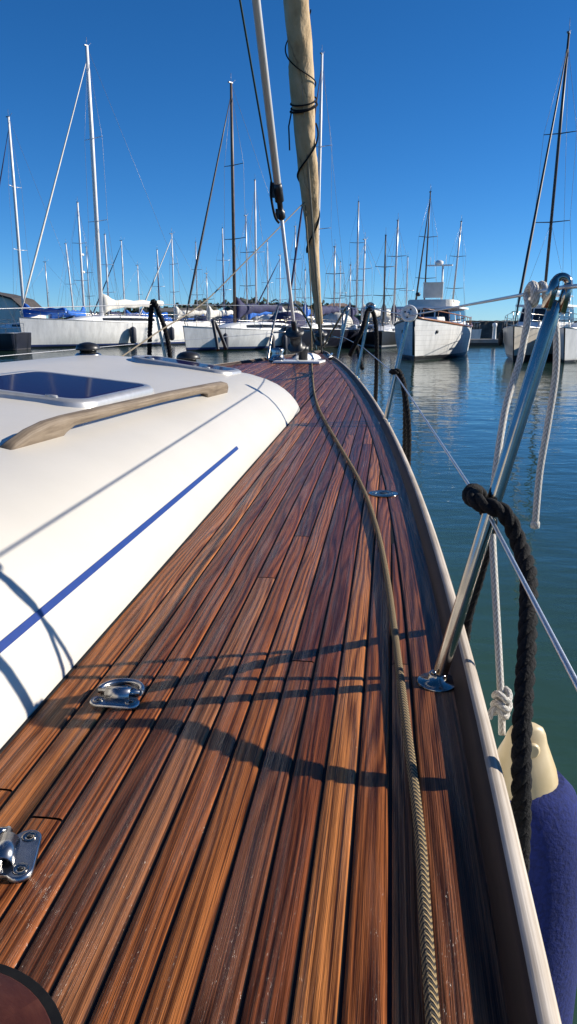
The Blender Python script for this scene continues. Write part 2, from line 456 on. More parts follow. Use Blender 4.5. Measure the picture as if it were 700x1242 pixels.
# lateral limits of the planking at a given distance along, in plank frame (solved on the boat frame)
def lat_of(s_w_fn, al, side):
    q = 0
    for _ in range(12):
        P = pa*al + pb*q; s, wv = to_sw(P.x, P.y)
        if s < .02: return None
        tgt = side*s_w_fn(s); q += (tgt-wv)
    return q
LIM = {}
def limits(al):
    k = round(al, 3)
    if k not in LIM:
        a = lat_of(lambda s: max(.0, rail_w(s)-Wm), al, -1); b = lat_of(lambda s: max(.0, rail_w(s)-Wm), al, 1)
        LIM[k] = None if (a is None or b is None or b-a < .02) else (a, b)
    return LIM[k]
def star_lim(al):
    L = limits(al)
    if L is None: return None
    return (-.519, L[1])
AL_FRONT = 4.62
def fore_lim(al):
    return limits(al)
k0 = int((-3.4-q0)/pitch); k1 = int((.75-q0)/pitch)+1
rp = random.Random(11)
for k in range(k0, k1):
    lo = q0+k*pitch+gap/2; hi = q0+(k+1)*pitch-gap/2
    if hi < -.519+.03: 
        y_s = AL_FRONT
    else:
        y_s = -2.6
    if k == -7: lo = -.53
    if k == -8: continue_main = False
    if k < -7 and lo < -.519 and hi > -.53: hi = -.53-gap
    if hi-lo < .01: continue
    if k == -7 and hi-lo < .02: pass
    # butt joints
    br = []; y = y_s + rp.uniform(.3, 4.2)
    while y < 10.6:
        br.append(y); y += rp.uniform(3.2, 5.0)
    if abs(q0+(k+.5)*pitch-(-.15)) < pitch/2: br = [b for b in br if b > 2.6 or b < .3] + [1.243]
    br = [y_s] + sorted(br) + [10.7]
    for a, b in zip(br, br[1:]):
        rr = (min(1, max(0, rp.gauss(.5, .27))), rp.random(), rp.random()**1.3, rp.random())
        if k == -7: rr = (.72, rr[1], .0, rr[3])
        plank(lo, hi, a+.002, b-.002, rr, star_lim if y_s < 0 else fore_lim)
# margin planks following both rails, port side deck
def margin(side):
    rr = None
    sl_ = [x*.1 for x in range(3, 134)]; prev = None; off = rp.random()*30
    for i, s in enumerate(sl_):
        if i % 26 == 0: rr = (rp.uniform(.35,.6), rp.random(), rp.random(), 1); off = rp.random()*40
        W = rail_w(s); pts = []
        for x, z in ((Wm-gap, -.002), (Wm-gap-.0006, -.001), (Wm-gap-.003, .0003), (.085, .0006), (.038, .0003)):
            q = bp(s, side*max(0, W-x)); pts.append(((x, s), (q.x, q.y, zd(q.x, q.y)+z)))
        ids_ = [mb.vert(p[1]) for p in pts]
        if prev:
            for j in range(4):
                f_ = [prev[0][j], prev[0][j+1], ids_[j+1], ids_[j]]
                u_ = [(prev[1][j][0][0], prev[1][j][0][1]+off), (prev[1][j+1][0][0], prev[1][j+1][0][1]+off), (pts[j+1][0][0], s+off), (pts[j][0][0], s+off)]
                if side == 1: f_.reverse(); u_.reverse()
                mb.face(f_, u_, 0, True, rr)
        prev = (ids_, pts)
margin(1); margin(-1)
for j in range(14):                                    # port side deck planks, parallel to the cabin
    rr = (rp.gauss(.5,.25), rp.random(), rp.random(), rp.random()); prev = None
    for s in [5.6+x*.3 for x in range(0, 26)]:
        W0 = cab_w(s); W1 = rail_w(s)-Wm
        a = W0+.01+j*pitch; b = min(a+pitch-gap, W1)
        if b <= a: prev = None; continue
        P0 = bp(s, -a); P1 = bp(s, -b)
        ii = [mb.vert((P0.x, P0.y, zd(*P0)+.0003)), mb.vert((P1.x, P1.y, zd(*P1)+.0003))]
        if prev: mb.face([prev[0], prev[1], ii[1], ii[0]], [(a, s), (b, s), (b, s+.3), (a, s+.3)], 0, True, (*rr[:3], 1))
        prev = ii
deck = YB(mb, 'deck', [M['deck'], M['caulk']])

# toe rails
for side in (1, -1):
    mb = MB(); rows = []
    prof = [(.0, -.035), (.0, .014), (.003, .021), (.009, .0262), (.016, .0275), (.0225, .0245), (.031, .0150), (.040, .004), (.043, -.004)]
    for s in [t[0] for t in tabW][::2]:
        r = []
        for x, z in prof:
            q = bp(s, side*max(rail_w(s)-x, .0)); r.append((q.x, q.y, zd(q.x, q.y)+z))
        rows.append(r)
    ids = mb.grid(rows, flip=(side == -1), us=[0, .06, .075, .09, .105, .12, .135, .15, .16])
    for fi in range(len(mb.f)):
        if fi % 8 >= 5: mb.m[fi] = 1  # inner flank strips: brown wood with shade painted in
    mb.cap(ids[-1], side == 1)
    YB(mb, 'toe_rail', [M['rail'], M['railshade']])

# cabin trunk
PROF = [(0,-.01),(.004,.012),(.013,.034),(.030,.068),(.058,.108),(.095,.148),(.14,.182),(.20,.213),(.29,.243),(.42,.266),(.60,.290),(.85,.312),(1.2,.326)]
def prof_z(d):
    return lerp_tab(PROF, d)
def port_z(d, W):
    # fuller shoulder on the port side, meeting the starboard half at the centre line
    f = min(1, d/max(W, .01)); a = prof_z(min(1.2, d*2.4)); b = prof_z(W)
    return min(a, b+.012) + .020*math.sin(PI*min(1, f))
def hs(s):
    h = 1.0 + .035*(s-7.0)
    if s < 6.25: h *= max(0, 1-((6.25-s)/.95)**2.3)**.62
    return h
def cab(s, d, side=1):
    W = cab_w(s); wv = W-d; q = bp(s, side*wv)
    return Vector((q.x, q.y, zd(q.x, q.y) + hs(s)*(prof_z(d) if side == 1 else port_z(d, W))))
def cab_n(s, d):
    a = cab(s+.01, d)-cab(s-.01, d); b = cab(s, d+.006)-cab(s, max(0, d-.006)); n = b.cross(a).normalized()
    return n if n.z > 0 else -n
mb = MB(); rows = []
ss = [S_FRONT+.95*(i/22)**1.6 for i in range(23)] + [6.4+.2*i for i in range(36)]
dd = [0,.004,.013,.03,.045,.058,.075,.095,.118,.14,.17,.20,.245,.29,.35,.42,.5,.6,.72]
for s in ss:
    W = cab_w(s); r = []
    dl = [min(x, W) for x in dd]
    for d in dl: r.append(cab(s, d))
    r.append(cab(s, W))
    for d in dl[::-1]: r.append(cab(s, d, -1))
    rows.append(r)
ids = mb.grid(rows, flip=False)
mb.cap(ids[-1])
YB(mb, 'cabin_trunk', M['gel'])
# black bedding seam along the cabin foot
mb = MB()
pts = [cab(s, 0)+Vector((cN.x*.001, cN.y*.001, .0105)) for s in ss[6:]]
mb.tube(pts, .0028, 6)
YB(mb, 'cabin_seam', M['caulk'])

from mathutils.bvhtree import BVHTree
bv = None
def hit_cab(px, py):
    """(s,d) on the cabin surface seen at a photo pixel, used for measuring"""
    d = ray(px, py); best = None; prevg = None
    t = .3
    while t < 9:
        P = Vector((0,0,CAMZ)) + d*t; s, wv = to_sw(P.x, P.y); W = cab_w(s)
        if W > 0 and wv <= W:
            g = P.z-(zd(P.x, P.y)+hs(s)*prof_z(max(0, W-abs(wv))))
            if g <= 0: return s, W-wv
        t += .004
    return None
import os
if os.environ.get('MEASURE'):
    for q in [(0,775),(145,667),(290,550),(5,542),(272,474),(188,474),(127,458),(2,474),(95,494),(0,665),(300,465),(110,433),(225,440),(150,438),(280,447),(200,440),(185,430),(262,440)]:
        h = hit_cab(*q); print('HIT', q, h and tuple(round(x,3) for x in h))

# blue stripe on the cabin side
mb = MB(); rows = []
for i in range(60):
    t = i/59; s = 7.50 + t*3.4
    d = .040 + .016*t; h = .0060
    r = []
    for k in (-1, -.33, .33, 1):
        dk = d+k*h*.62; p = cab(s, dk)+cab_n(s, dk)*.0022; r.append(p)
    rows.append(r)
mb.grid(rows, flip=False); STRIPE = mb

YB(mb, 'stripe', M['blue'])

# teak handrail on the cabin top
def make_handrail(s0, d0, s1, d1, side=1):
    A = cab(s0, d0, side); B_ = cab(s1, d1, side); n = ((cab_n(s0, d0)+cab_n(s1, d1))/2).normalized()
    if side == -1: n = Vector((0,0,1))
    X = B_-A; L = X.length; X.normalize(); Wd = n.cross(X).normalized(); N = X.cross(Wd)
    # real surface may bulge between the ends; sample it
    up = [(0,.002),(.025,.014),(.09,.034),(.17,.046),(.26,.050),(L*.5,.050),(L-.22,.050),(L-.06,.048),(L-.02,.043),(L-.006,.034),(L,.014)]
    lo = [(0,-.012),(.05,-.012),(.12,-.012),(.24,-.010),(.265,.006),(.31,.021),(L*.5,.023),(L-.36,.021),(L-.30,.014),(L-.28,-.012),(L,-.012)]
    mb = MB(); xs = sorted(set([a for a, _ in up]+[a for a, _ in lo]+[L*i/30 for i in range(31)]))
    rows = []
    for x in xs:
        zt = lerp_tab(up, x); zb = min(lerp_tab(lo, x), zt-.004); hw = .017; b = min(.008, (zt-zb)*.3)
        sag = 4*(x/L)*(1-x/L)
        f = x/L; sx = s0+(s1-s0)*f; dx = d0+(d1-d0)*f; bul = (cab(sx, dx, side)-(A+X*x)).dot(N)
        r = []
        for y, z in ((-hw, zb+b*.4), (-hw, zt-b), (-hw+b*.4, zt-b*.35), (-hw+b, zt), (hw-b, zt), (hw-b*.4, zt-b*.35), (hw, zt-b), (hw, zb+b*.4), (hw-b*.4, zb), (-hw+b*.4, zb)):
            r.append(A+X*x+Wd*y+N*(z+bul))
        rows.append(r)
    ids = mb.grid(rows, closed=True); mb.cap(ids[0], True); mb.cap(ids[-1])
    YB(mb, 'handrail', M['handrail'])
HR = (8.64, .375, 6.86, .228)
make_handrail(*HR)
make_handrail(8.64, .375, 6.86, .228, -1)

# deck hatches
def hatch(s, wv, L, Wd, r=.09, fr=.032, th=.034, label=None):
    d = cab_w(s)-abs(wv); side = 1 if wv >= 0 else -1
    C0 = cab(s, d, side)
    e = .02
    pX = cab(s-L*.4, max(.05, cab_w(s-L*.4)-abs(wv)), side)-cab(s+L*.4, max(.05, cab_w(s+L*.4)-abs(wv)), side); pX.normalize()
    wl, wr = wv-Wd*.4, wv+Wd*.4
    f = lambda w_: cab(s, cab_w(s)-abs(w_), 1 if w_ >= 0 else -1)
    pY = f(wr)-f(wl); pY.normalize(); N = pY.cross(pX).normalized()
    if N.z < 0: N = -N
    pX = N.cross(pY) if N.cross(pY).dot(pX) > 0 else pY.cross(N)
    def ring(inset, z):
        out = []; a = L/2-inset; b = Wd/2-inset; rr = max(r-inset, .012)
        for cx, cy, a0 in ((a-rr, b-rr, 0), (-a+rr, b-rr, 90), (-a+rr, -b+rr, 180), (a-rr, -b+rr, 270)):
            for k in range(9):
                an = R(a0+k*11.25); out.append(C0+pX*(cx+rr*math.cos(an))+pY*(cy+rr*math.sin(an))+N*z)
        return out
    mb = MB(); mb.grid([ring(-.006, -.03), ring(-.006, .008), ring(0, th*.72), ring(.008, th), ring(fr-.003, th), ring(fr, th-.002), ring(fr+.0002, th-.010)], closed=True, flip=False)
    fo = YB(mb, 'deck_hatch', M['alu'])
    if label: fo['label'] = label
    mb = MB(); i = mb.grid([ring(fr+.0005, th-.012), ring(fr+.0008, th-.0015), ring(fr+.010, th-.0005)], closed=True); mb.cap(i[-1])
    YB(mb, 'hatch_glass', M['glass'], fo)
    for k in (-1, 1):
        mb = MB(); c = C0+pY*(k*Wd*.28)+pX*(-L/2+.015)+N*(th+.001)
        mb.tube([c-pY*.02, c+pY*.02], .006, 8); YB(mb, 'hinge', M['alu'], fo)
hatch(7.66, .23, .66, .55, th=.020, label='near deck hatch with dark purple glass')
hatch(6.14, .22, .34, .56, th=.014, label='far deck hatch by the foredeck')

# sprayhood added unseen behind the viewer, for cream reflections in the stanchions
mb = MB(); rows = []
for s_, hh in ((11.15,.25),(11.35,.62),(11.75,.88),(12.3,.98),(12.9,1.0)):
    rows.append([Vector((*bp(s_, .92*math.cos(PI*k/14)), .26+hh*max(.0, math.sin(PI*k/14))**.6)) for k in range(15)])
mb.grid(rows); YB(mb, 'sprayhood', M['canvascream'])
# mushroom vents
def vent(s, wv, r=.060):
    c = cab(s, cab_w(s)-abs(wv), 1 if wv >= 0 else -1)
    mb = MB(); mb.lathe([(r*1.25, -.015), (r*1.25, .008), (r*1.05, .016), (r*.8, .018), (r*.8, .035)], c, seg=20)
    v_ = YB(mb, 'deck_vent', M['steeldull'])
    mb = MB(); mb.lathe([(r*.7, .030), (r*1.15, .034), (r*1.17, .042), (r*1.05, .058), (r*.75, .070), (r*.25, .077), (.001, .078)], c, seg=20)
    YB(mb, 'vent_cap', M['black'], v_)
vent(6.02, -.42); vent(5.88, .14)

# stanchions
def arc_pts(c, X, Yv, r, a0, a1, n=10):
    return [c+X*(r*math.cos(R(a0+(a1-a0)*k/n)))+Yv*(r*math.sin(R(a0+(a1-a0)*k/n))) for k in range(n+1)]
ST = [((.245,1.171), (.412,1.205,.652)), ((.508,4.078), (.620,4.10,.632)), ((.573,6.644), (.682,6.67,.706))]
def stanchion(base, top, eye=False, roller=None, r=.0120):
    b = Vector((base[0], base[1], zd(*base))); t = Vector(top); ax = (t-b).normalized()
    mb = MB()
    e = t-ax*.055
    mb.tube([b-ax*.01, b+ax*.02, e-ax*.10, e-ax*.03, e, e+ax*.012], [r, r, r, r*.95, r*.82, r*.6], 18)
    so_ = YB(mb, 'stanchion', M['steel'])
    mb = MB(); mb.lathe([(.034,-.004), (.034, .002), (.032,.0038), (.0155,.0048), (.0150,.016), (.0140,.0175), (.0121,.018)], b, seg=28)
    YB(mb, 'stanchion_base', M['steel'], so_)
    mb = MB(); mb.lathe([(.0035,0), (.0045,.002), (.0035,.007), (.001,.008)], b+ax*.024+Vector((-.013,-.012,.0)), (-.7,-.7,.1), 10); YB(mb, 'set_screw', M['steel'], so_)
    if eye:
        side = ax.cross(Vector((0,1,0))).normalized()
        c = t-ax*.03
        mb = MB(); P = arc_pts(c+ax*.012, side, ax, .0105, 0, 180, 12)
        P = [c-ax*.028+side*.0105]+P+[c-ax*.028-side*.0105]
        mb.tube(P, [.0085,.0075]+[.0062]*(len(P)-4)+[.0075,.0085], 12); YB(mb, 'eye', M['steel'], so_)
    if roller:
        mb = MB(); fwd = Vector((-.25, -1, .1)).normalized(); c = t-ax*.012
        prof = [(.004,-.012),(.014,-.013),(.016,-.006),(.028,-.006),(.031,-.012),(.040,-.012),(.043,-.006),(.043,.006),(.040,.012),(.031,.012),(.028,.006),(.016,.006),(.014,.013),(.004,.012)]
        mb.lathe(prof, c, fwd, 28); ro = YB(mb, 'lifeline_roller', roller, so_)
        mb = MB(); mb.lathe([(.001,-.016),(.008,-.015),(.008,.015),(.001,.016)], c, fwd, 14); YB(mb, 'roller_pin', M['steeldull'], ro)
        for k in range(4):
            an = k*PI/2+.4; ex = fwd.orthogonal().normalized(); ey = fwd.cross(ex)
            mb = MB(); q = c+(ex*math.cos(an)+ey*math.sin(an))*.021-fwd*(-.0065)
            mb.lathe([(.001,-.001),(.0045,-.001),(.0045,.0012),(.001,.0012)], q, fwd, 10); YB(mb, 'roller_hole', M['black'], ro)
    return so_
stanchion(*ST[0], eye=True)
stanchion(*ST[1], roller=M['fenderwhite'])
stanchion(*ST[2], roller=M['steeldull'])
stanchion((-.04,-1.0), (.13,-.98,.60), eye=True)
# port stanchions (mirrored about the centre line)
def mirror(p):
    s, wv = to_sw(p[0], p[1]); q = bp(s, -wv); return (q.x, q.y) if len(p) == 2 else (q.x, q.y, p[2])
PS = [(mirror((.573,6.644)), mirror((.682,6.67,.72))), (mirror((.508,4.078)), mirror((.62,4.1,.66))), (mirror((.245,1.171)), mirror((.412,1.205,.652)))]
PS[0] = ((-1.06, 6.95), (-1.17, 6.97, .745))
for p in PS: stanchion(*p)

# pulpit
def tube_part(pts, r, name='pulpit', m=None, n=8, seg=10, parent=None):
    mb = MB(); mb.tube(smooth(pts, n) if n > 1 else pts, r, seg); return YB(mb, name, m or M['steel'], parent)
zb = lambda x, y: zd(x, y)
pul = tube_part([(.545,8.88,.158), (.60,8.93,.40), (.665,8.99,.70), (.66,9.08,.74), (.62,9.3,.66), (.50,9.95,.38), (.45,10.2,.26)], .0135)
p2 = tube_part([(-.235,8.88,.158), (-.18,9.15,.50), (-.125,9.38,.74), (-.10,9.46,.775), (.02,9.75,.79), (.10,9.9,.77), (.2,10.05,.66), (.31,10.25,.44), (.36,10.32,.22)], .0135, parent=None)
tube_part([(.60,9.35,.16), (.635,9.2,.70)], .011, 'pulpit_brace', n=1, parent=pul)
tube_part([(.60,8.93,.40), (.52,9.9,.40)], .010, 'pulpit_brace', n=1, parent=pul)
tube_part([(-.18,9.15,.46), (.28,10.18,.46)], .010, 'pulpit_brace', n=1, parent=p2)
# lifelines
def wire(pts, r=.0033, name='lifeline', m=None):
    mb = MB(); mb.tube(pts, r, 8); return YB(mb, name, m or M['wire'])
up = [Vector(t[1])-Vector((0,0,.022)) for t in ST]
wire([(.13,-.98,.575), up[0], up[1], up[2], (.66,9.06,.735)], .0032)
def on_st(i, h):
    b = Vector((*ST[i][0], zd(*ST[i][0]))); t = Vector(ST[i][1]); return b.lerp(t, h)
LOW = [Vector((.052,-.99,.27)), on_st(0,.43), on_st(1,.44), on_st(2,.44), Vector((.60,8.93,.42))]
wire(LOW, .0030)
pu = [Vector(t[1])-Vector((0,0,.02)) for t in PS]
wire([pu[2], pu[1], pu[0], (-.115,9.42,.76)], .0032)
wire([Vector((*PS[2][0], .3)), Vector((*PS[1][0], .35)), Vector((PS[0][0][0]-.05, PS[0][0][1], .41)), (-.18,9.15,.45)], .003)

# mast and stays
MH = Vector((-1.13, 2.5, 15.0))
mb = MB(); mb.tube([Vector((-1.13,2.5,.28)), Vector((-1.13,2.5,15.3))], .085, 16); mast = YB(mb, 'mast', M['mastwhite'])
mb = MB(); mb.lathe([(.14,-.01),(.14,.02),(.10,.03),(.09,.09),(.085,.1)], (-1.13,2.5,.33), seg=20); YB(mb, 'mast_collar', M['alu'], mast)
P0 = Vector((.41,10.2,.46)); P1 = MH
mb = MB(); mb.tube([P0-Vector((-.02,.0,.27)), P1], .012, 10); fst = YB(mb, 'forestay', M['alu'])
ax = (P1-P0).normalized()
# furled genoa: uneven roll round the forestay
mb = MB(); rows = []; rs = random.Random(3)
rad = [(0,.018),(.02,.045),(.35,.050),(.8,.060),(1.2,.075),(1.55,.090),(1.9,.105),(2.3,.118),(3.2,.128),(5,.13),(9,.10),(13,.05),(14.8,.02)]
Nn = ax.orthogonal().normalized(); Bb = ax.cross(Nn); seg = 28
L = .12
while L < 14.4:
    r0 = lerp_tab(rad, L); row = []
    for k in range(seg):
        an = 2*PI*k/seg
        spiral = (an/(2*PI) + L*.55) % 1
        rr = r0*(.90 + .16*spiral + .035*math.sin(an*3+L*3.1) + .03*math.sin(an*2-L*5.3) + .02*math.sin(L*17+an*5))
        lump = Vector((-.22, 0, 0))*r0*(.5+.5*math.sin(L*1.7))
        row.append(P0+ax*L+(Nn*math.cos(an)+Bb*math.sin(an))*rr+lump)
    rows.append(row); L += .05 if L < 4 else .3
ids = mb.grid(rows, closed=True); mb.cap(ids[0], True); mb.cap(ids[-1])
sailo = YB(mb, 'furled_genoa', M['sail'], fst)
def helix(L0, L1, turns, extra=1.1, a0=0, n=60):
    out = []
    for i in range(n+1):
        L = L0+(L1-L0)*i/n; an = a0+2*PI*turns*i/n
        out.append(P0+ax*L+(Nn*math.cos(an)+Bb*math.sin(an))*lerp_tab(rad, L)*extra+Vector((-.22,0,0))*lerp_tab(rad, L)*(.5+.5*math.sin(L*1.7)))
    return out
mb = MB(); mb.tube(helix(2.62, 2.72, 2.2, 1.13, .4), .009, 6); mb.tube(helix(2.72, 3.5, -1.2, 1.12, .4), .007, 6); mb.tube(helix(2.60,2.66,.5,1.2,2), .012, 6)
q = helix(2.62, 2.63, .1, 1.16, 2.6)[0]; mb.tube([q, q+Vector((-.03,-.02,-.15)), q+Vector((-.02,0,-.38))], .008, 6)
YB(mb, 'sail_tie', M['blackrope'], sailo)
mb = MB(); mb.tube(helix(1.05, 2.45, 1.6, 1.12, 2.2), .010, 6); YB(mb, 'sail_tie', M['blackrope'], sailo)
mb = MB(); mb.lathe([(.03,-.20),(.045,-.18),(.085,-.17),(.085,-.155),(.055,-.15),(.055,-.05),(.085,-.045),(.085,-.03),(.04,-.02),(.028,.02),(.03,.10),(.02,.12)], P0, ax, 22)
YB(mb, 'furling_drum', M['black'])
# inner stay with its own drum
Q0 = Vector((.06, 8.5, .53)); Q1 = Vector((-1.13, 2.5, 10.0)); ay = (Q1-Q0).normalized()
mb = MB(); mb.tube([Q0-ay*.36, Q0+ay*1.59], .018, 12); mb.tube([Q0+ay*1.54, Q1], .034, 14); inn = YB(mb, 'inner_forestay', M['mastwhite'])
mb = MB(); mb.lathe([(.03,-.30),(.05,-.28),(.10,-.27),(.10,-.25),(.065,-.245),(.065,-.09),(.10,-.085),(.10,-.065),(.045,-.06),(.03,.0),(.032,.06),(.02,.07)], Q0, ay, 22)
YB(mb, 'furling_drum', M['black'])
mb = MB()
mb.lathe([(.025,1.19),(.040,1.21),(.040,1.27),(.027,1.28),(.027,1.36),(.043,1.37),(.043,1.50),(.035,1.54)], Q0, ay, 16)
mb.box(Q0+ay*1.44+Vector((-.04,0,.03)), (.05,.04,.13)); mb.box(Q0+ay*1.24+Vector((-.035,-.02,0)), (.035,.035,.09))
YB(mb, 'halyard_swivel', M['black'], inn)
g0 = Q0+ay*1.50+Vector((-.06,0,.05))
mb = MB(); mb.tube([g0, g0+(Q1+Vector((-.55,0,0))-g0)*.25, Q1+Vector((-.55,0,.0))], .009, 6); YB(mb, 'halyard', M['green'], inn)
mb = MB(); mb.tube(smooth([g0, g0+Vector((-.005,0,-.12)), g0+Vector((.03,0,-.30)), g0+Vector((.07,.02,-.36))], 6), .012, 6); YB(mb, 'halyard', M['blackrope'], inn)

# windlass and bow fittings
c = Vector((.04, 8.72, zd(0,8.72)))
mb = MB(); mb.lathe([(.10,0),(.10,.02),(.075,.03),(.06,.08),(.075,.12),(.06,.14),(.001,.145)], c+Vector((-.16,.05,0)), seg=20); wl = YB(mb, 'windlass', M['steeldull'])
mb = MB(); rows = []
for i in range(13):
    t = i/12; x = -.17+.34*t; rr = .075*math.sqrt(max(.02, 1-(2*t-1)**2))
    rows.append([c+Vector((.17+x, .16+.75*x+rr*math.cos(PI*k/10), rr*1.15*math.sin(PI*k/10))) for k in range(11)])
mb.grid(rows); YB(mb, 'windlass_housing', M['gelwhite'], wl)
mb = MB(); mb.lathe([(.05,-.02),(.05,.10),(.065,.11),(.065,.16),(.03,.17),(.001,.172)], c+Vector((.12,-.05,0)), seg=16); YB(mb, 'gypsy', M['black'], wl)
for dx in (-.05, .05):
    q = bp(1.35, dx*6); mb = MB(); z0 = zd(q.x, q.y)
    f3 = Vector((cF.x, cF.y, 0))
    b0 = Vector((q.x, q.y, z0))
    mb.tube([b0+f3*.05, b0+f3*.05+Vector((0,0,.045))], .013, 8); mb.tube([b0-f3*.05, b0-f3*.05+Vector((0,0,.045))], .013, 8)
    mb.tube([b0-f3*.14+Vector((0,0,.058)), b0-f3*.06+Vector((0,0,.048)), b0+f3*.06+Vector((0,0,.048)), b0+f3*.14+Vector((0,0,.058))], .014, 8)
    YB(mb, 'mooring_cleat', M['steeldull'])
q = bp(1.9, .05)
mb = MB(); mb.box((q.x, q.y, zd(*q)+.012), (.5,.42,.02), -HD); YB(mb, 'anchor_locker_lid', M['gelwhite'])
# hoop over the port deck
hp = [(-.585,6.55,.35),(-.60,6.60,.43),(-.628,6.66,.56),(-.634,6.68,.578),(-.622,6.70,.578),(-.585,6.72,.50),(-.53,6.75,.35)]
mb = MB(); mb.tube(smooth(hp, 6), .015, 10); YB(mb, 'guard_hoop', M['black'])

# deck filler cap and folding pad eyes
c = Vector((.312, 2.49, zd(.312,2.49)+.0005))
mb = MB(); mb.lathe([(.049,-.001),(.049,.0012),(.047,.0022),(.041,.0025),(.040,.0018),(.039,.0025),(.015,.0026),(.0145,.0016),(.0142,.0012)], c, seg=32); fc = YB(mb, 'filler_cap', M['steel'])
mb = MB(); mb.lathe([(.0140,.001),(.0140,.0022),(.001,.0024)], c, seg=16); YB(mb, 'key_slot', M['black'], fc)
for k in (-1, 1):
    mb = MB(); mb.lathe([(.0045,.0020),(.0045,.0030),(.001,.0032)], c+Vector((k*.026,.004,0)), seg=10); YB(mb, 'cap_screw', M['steeldull'], fc)
def pad_eye(x, y, ang, scale=1.0, closed=True):
    z = zd(x, y)+.0006; ca, sa = math.cos(ang), math.sin(ang)
    T = lambda a, b, h: Vector((x+(a*ca-b*sa)*scale, y+(a*sa+b*ca)*scale, z+h*scale))
    # two-lobed base plate
    out = []
    for (cx, cy, a0, a1) in ((.026,-.018,-90,60), (.012,.026,40,140), (-.012,.026,40,140), (-.026,-.018,120,270)):
        for k in range(8):
            an = R(a0+(a1-a0)*k/7); out.append((cx+.014*math.cos(an), cy+.014*math.sin(an)))
    mb = MB()
    ring = lambda sc, h: [T(a*sc, b*sc, h) for a, b in out]
    i = mb.grid([ring(1.0, -.001), ring(1.0, .003), ring(.95, .0048), ], closed=True); mb.cap(i[-1])
    base = YB(mb, 'pad_eye', M['steeldull'])
    for cx, cy in ((-.026,-.019), (.026,-.019), (0,.026)):
        mb = MB(); mb.lathe([(.0085*scale,.0046*scale),(.0085*scale,.0058*scale),(.007*scale,.0060*scale),(.003*scale,.0054*scale),(.0025*scale,.0042*scale),(.0005,.0040*scale)], T(cx, cy, 0), seg=14); YB(mb, 'pad_screw', M['steel'], base)
        mb = MB(); mb.lathe([(.003*scale,.0056*scale),(.003*scale,.0062*scale),(.0005,.0062*scale)], T(cx, cy, 0), seg=6); YB(mb, 'screw_socket', M['black'], base)
    # saddle strap
    mb = MB(); rows = []
    for k in range(11):
        an = PI*k/10; b = .004+.0125*math.cos(an); h = .004+.0135*math.sin(an)
        rows.append([T(-.020, b-.002, h), T(.020, b-.002, h), ])
    rows2 = [[p[0]-Vector((0,0,.0028*scale)), p[1]-Vector((0,0,.0028*scale))] for p in rows]
    full = [[a[0], a[1], b[1], b[0]] for a, b in zip(rows, rows2)]
    i = mb.grid(full, closed=True); mb.cap(i[0], True); mb.cap(i[-1])
    YB(mb, 'saddle', M['steeldull'], base)
    # folding ring lying flat
    P = [T(-.026,.004,.009), T(.026,.004,.009)]
    arc = [T(.034*math.cos(R(a)), .008+.036*math.sin(R(a)), .0085-.001*math.sin(R(a))) for a in range(-5, 186, 12)]
    mb = MB(); mb.tube([T(-.0335,.004,.009)]+arc[::-1]+[T(.0335,.004,.009)], .0052*scale, 10); mb.tube([T(-.034,.004,.009), T(.034,.004,.009)], .0045*scale, 8)
    YB(mb, 'folding_ring', M['steeldull'], base)
pad_eye(-.268, 1.118, R(-8), 1.0)
pad_eye(-.316, .752, R(98), 1.06)

# round-ended dark teak inlay with black seam, at the foot of the frame
c = Vector((-.308, .482, zd(-.308,.482)))
mb = MB(); mb.lathe([(.130,-.003),(.130,.0016),(.1295,.0018)], c, (0,-.02,1), seg=56)
pn = YB(mb, 'round_deck_inlay', M['caulk'])
mb = MB(); mb.lathe([(.1205,.001),(.1203,.0028),(.119,.0036),(.0005,.0038)], c, (0,-.02,1), seg=56); YB(mb, 'inlay_panel', M['darkteak'], pn)

# ------------------------------------------------------------------ ropes and fender on the yacht (things of their own)
CL = P0+ax*1.62+Vector((-.07,-.06,0))          # clew of the furled genoa
def rope(pts, r, name, m, label, cat, group=None, n=14, seg=10, off=None, step=None):
    P = smooth(pts, n)
    if step: P = even(P, step)
    mb = MB(); mb.tube(P, r, seg); o0 = Vector(pts[-1]); o = mb.build(name, m, None, off=o0, loc=o0); return tag(o, label, cat, group)
rp_pts = [(.123,.534),(.138,.666),(.153,.794),(.177,1.088),(.200,1.373),(.221,1.649),(.240,2.0),(.249,2.4),(.243,2.8),(.226,3.239),(.200,3.9),(.180,4.6),(.178,5.2),(.190,6.0),(.235,7.9),(.262,8.75)]
sh = [(.095,.25,zd(.1,.25)+.0085)]+[(x, y, zd(x,y)+.0085) for x, y in rp_pts]+[(.268,9.0,.22),(.262,9.12,.45),(.250,9.22,1.0),CL]
rope(sh, .0065, 'jib_sheet', M['sheet'], 'tan and black braided rope snaking along the teak deck to the bow', 'rope', step=.03, n=24)
ps = [CL+Vector((0,0,.02)), (-.42,8.35,1.20), (-.824,7.77,.758), (-1.10,6.75,.50), (-1.36,5.75,.24), (-1.50,5.2,.12)]
rope(ps, .0062, 'jib_sheet', M['cord'], 'tan rope slanting down from the furled sail to the port lifeline', 'rope')

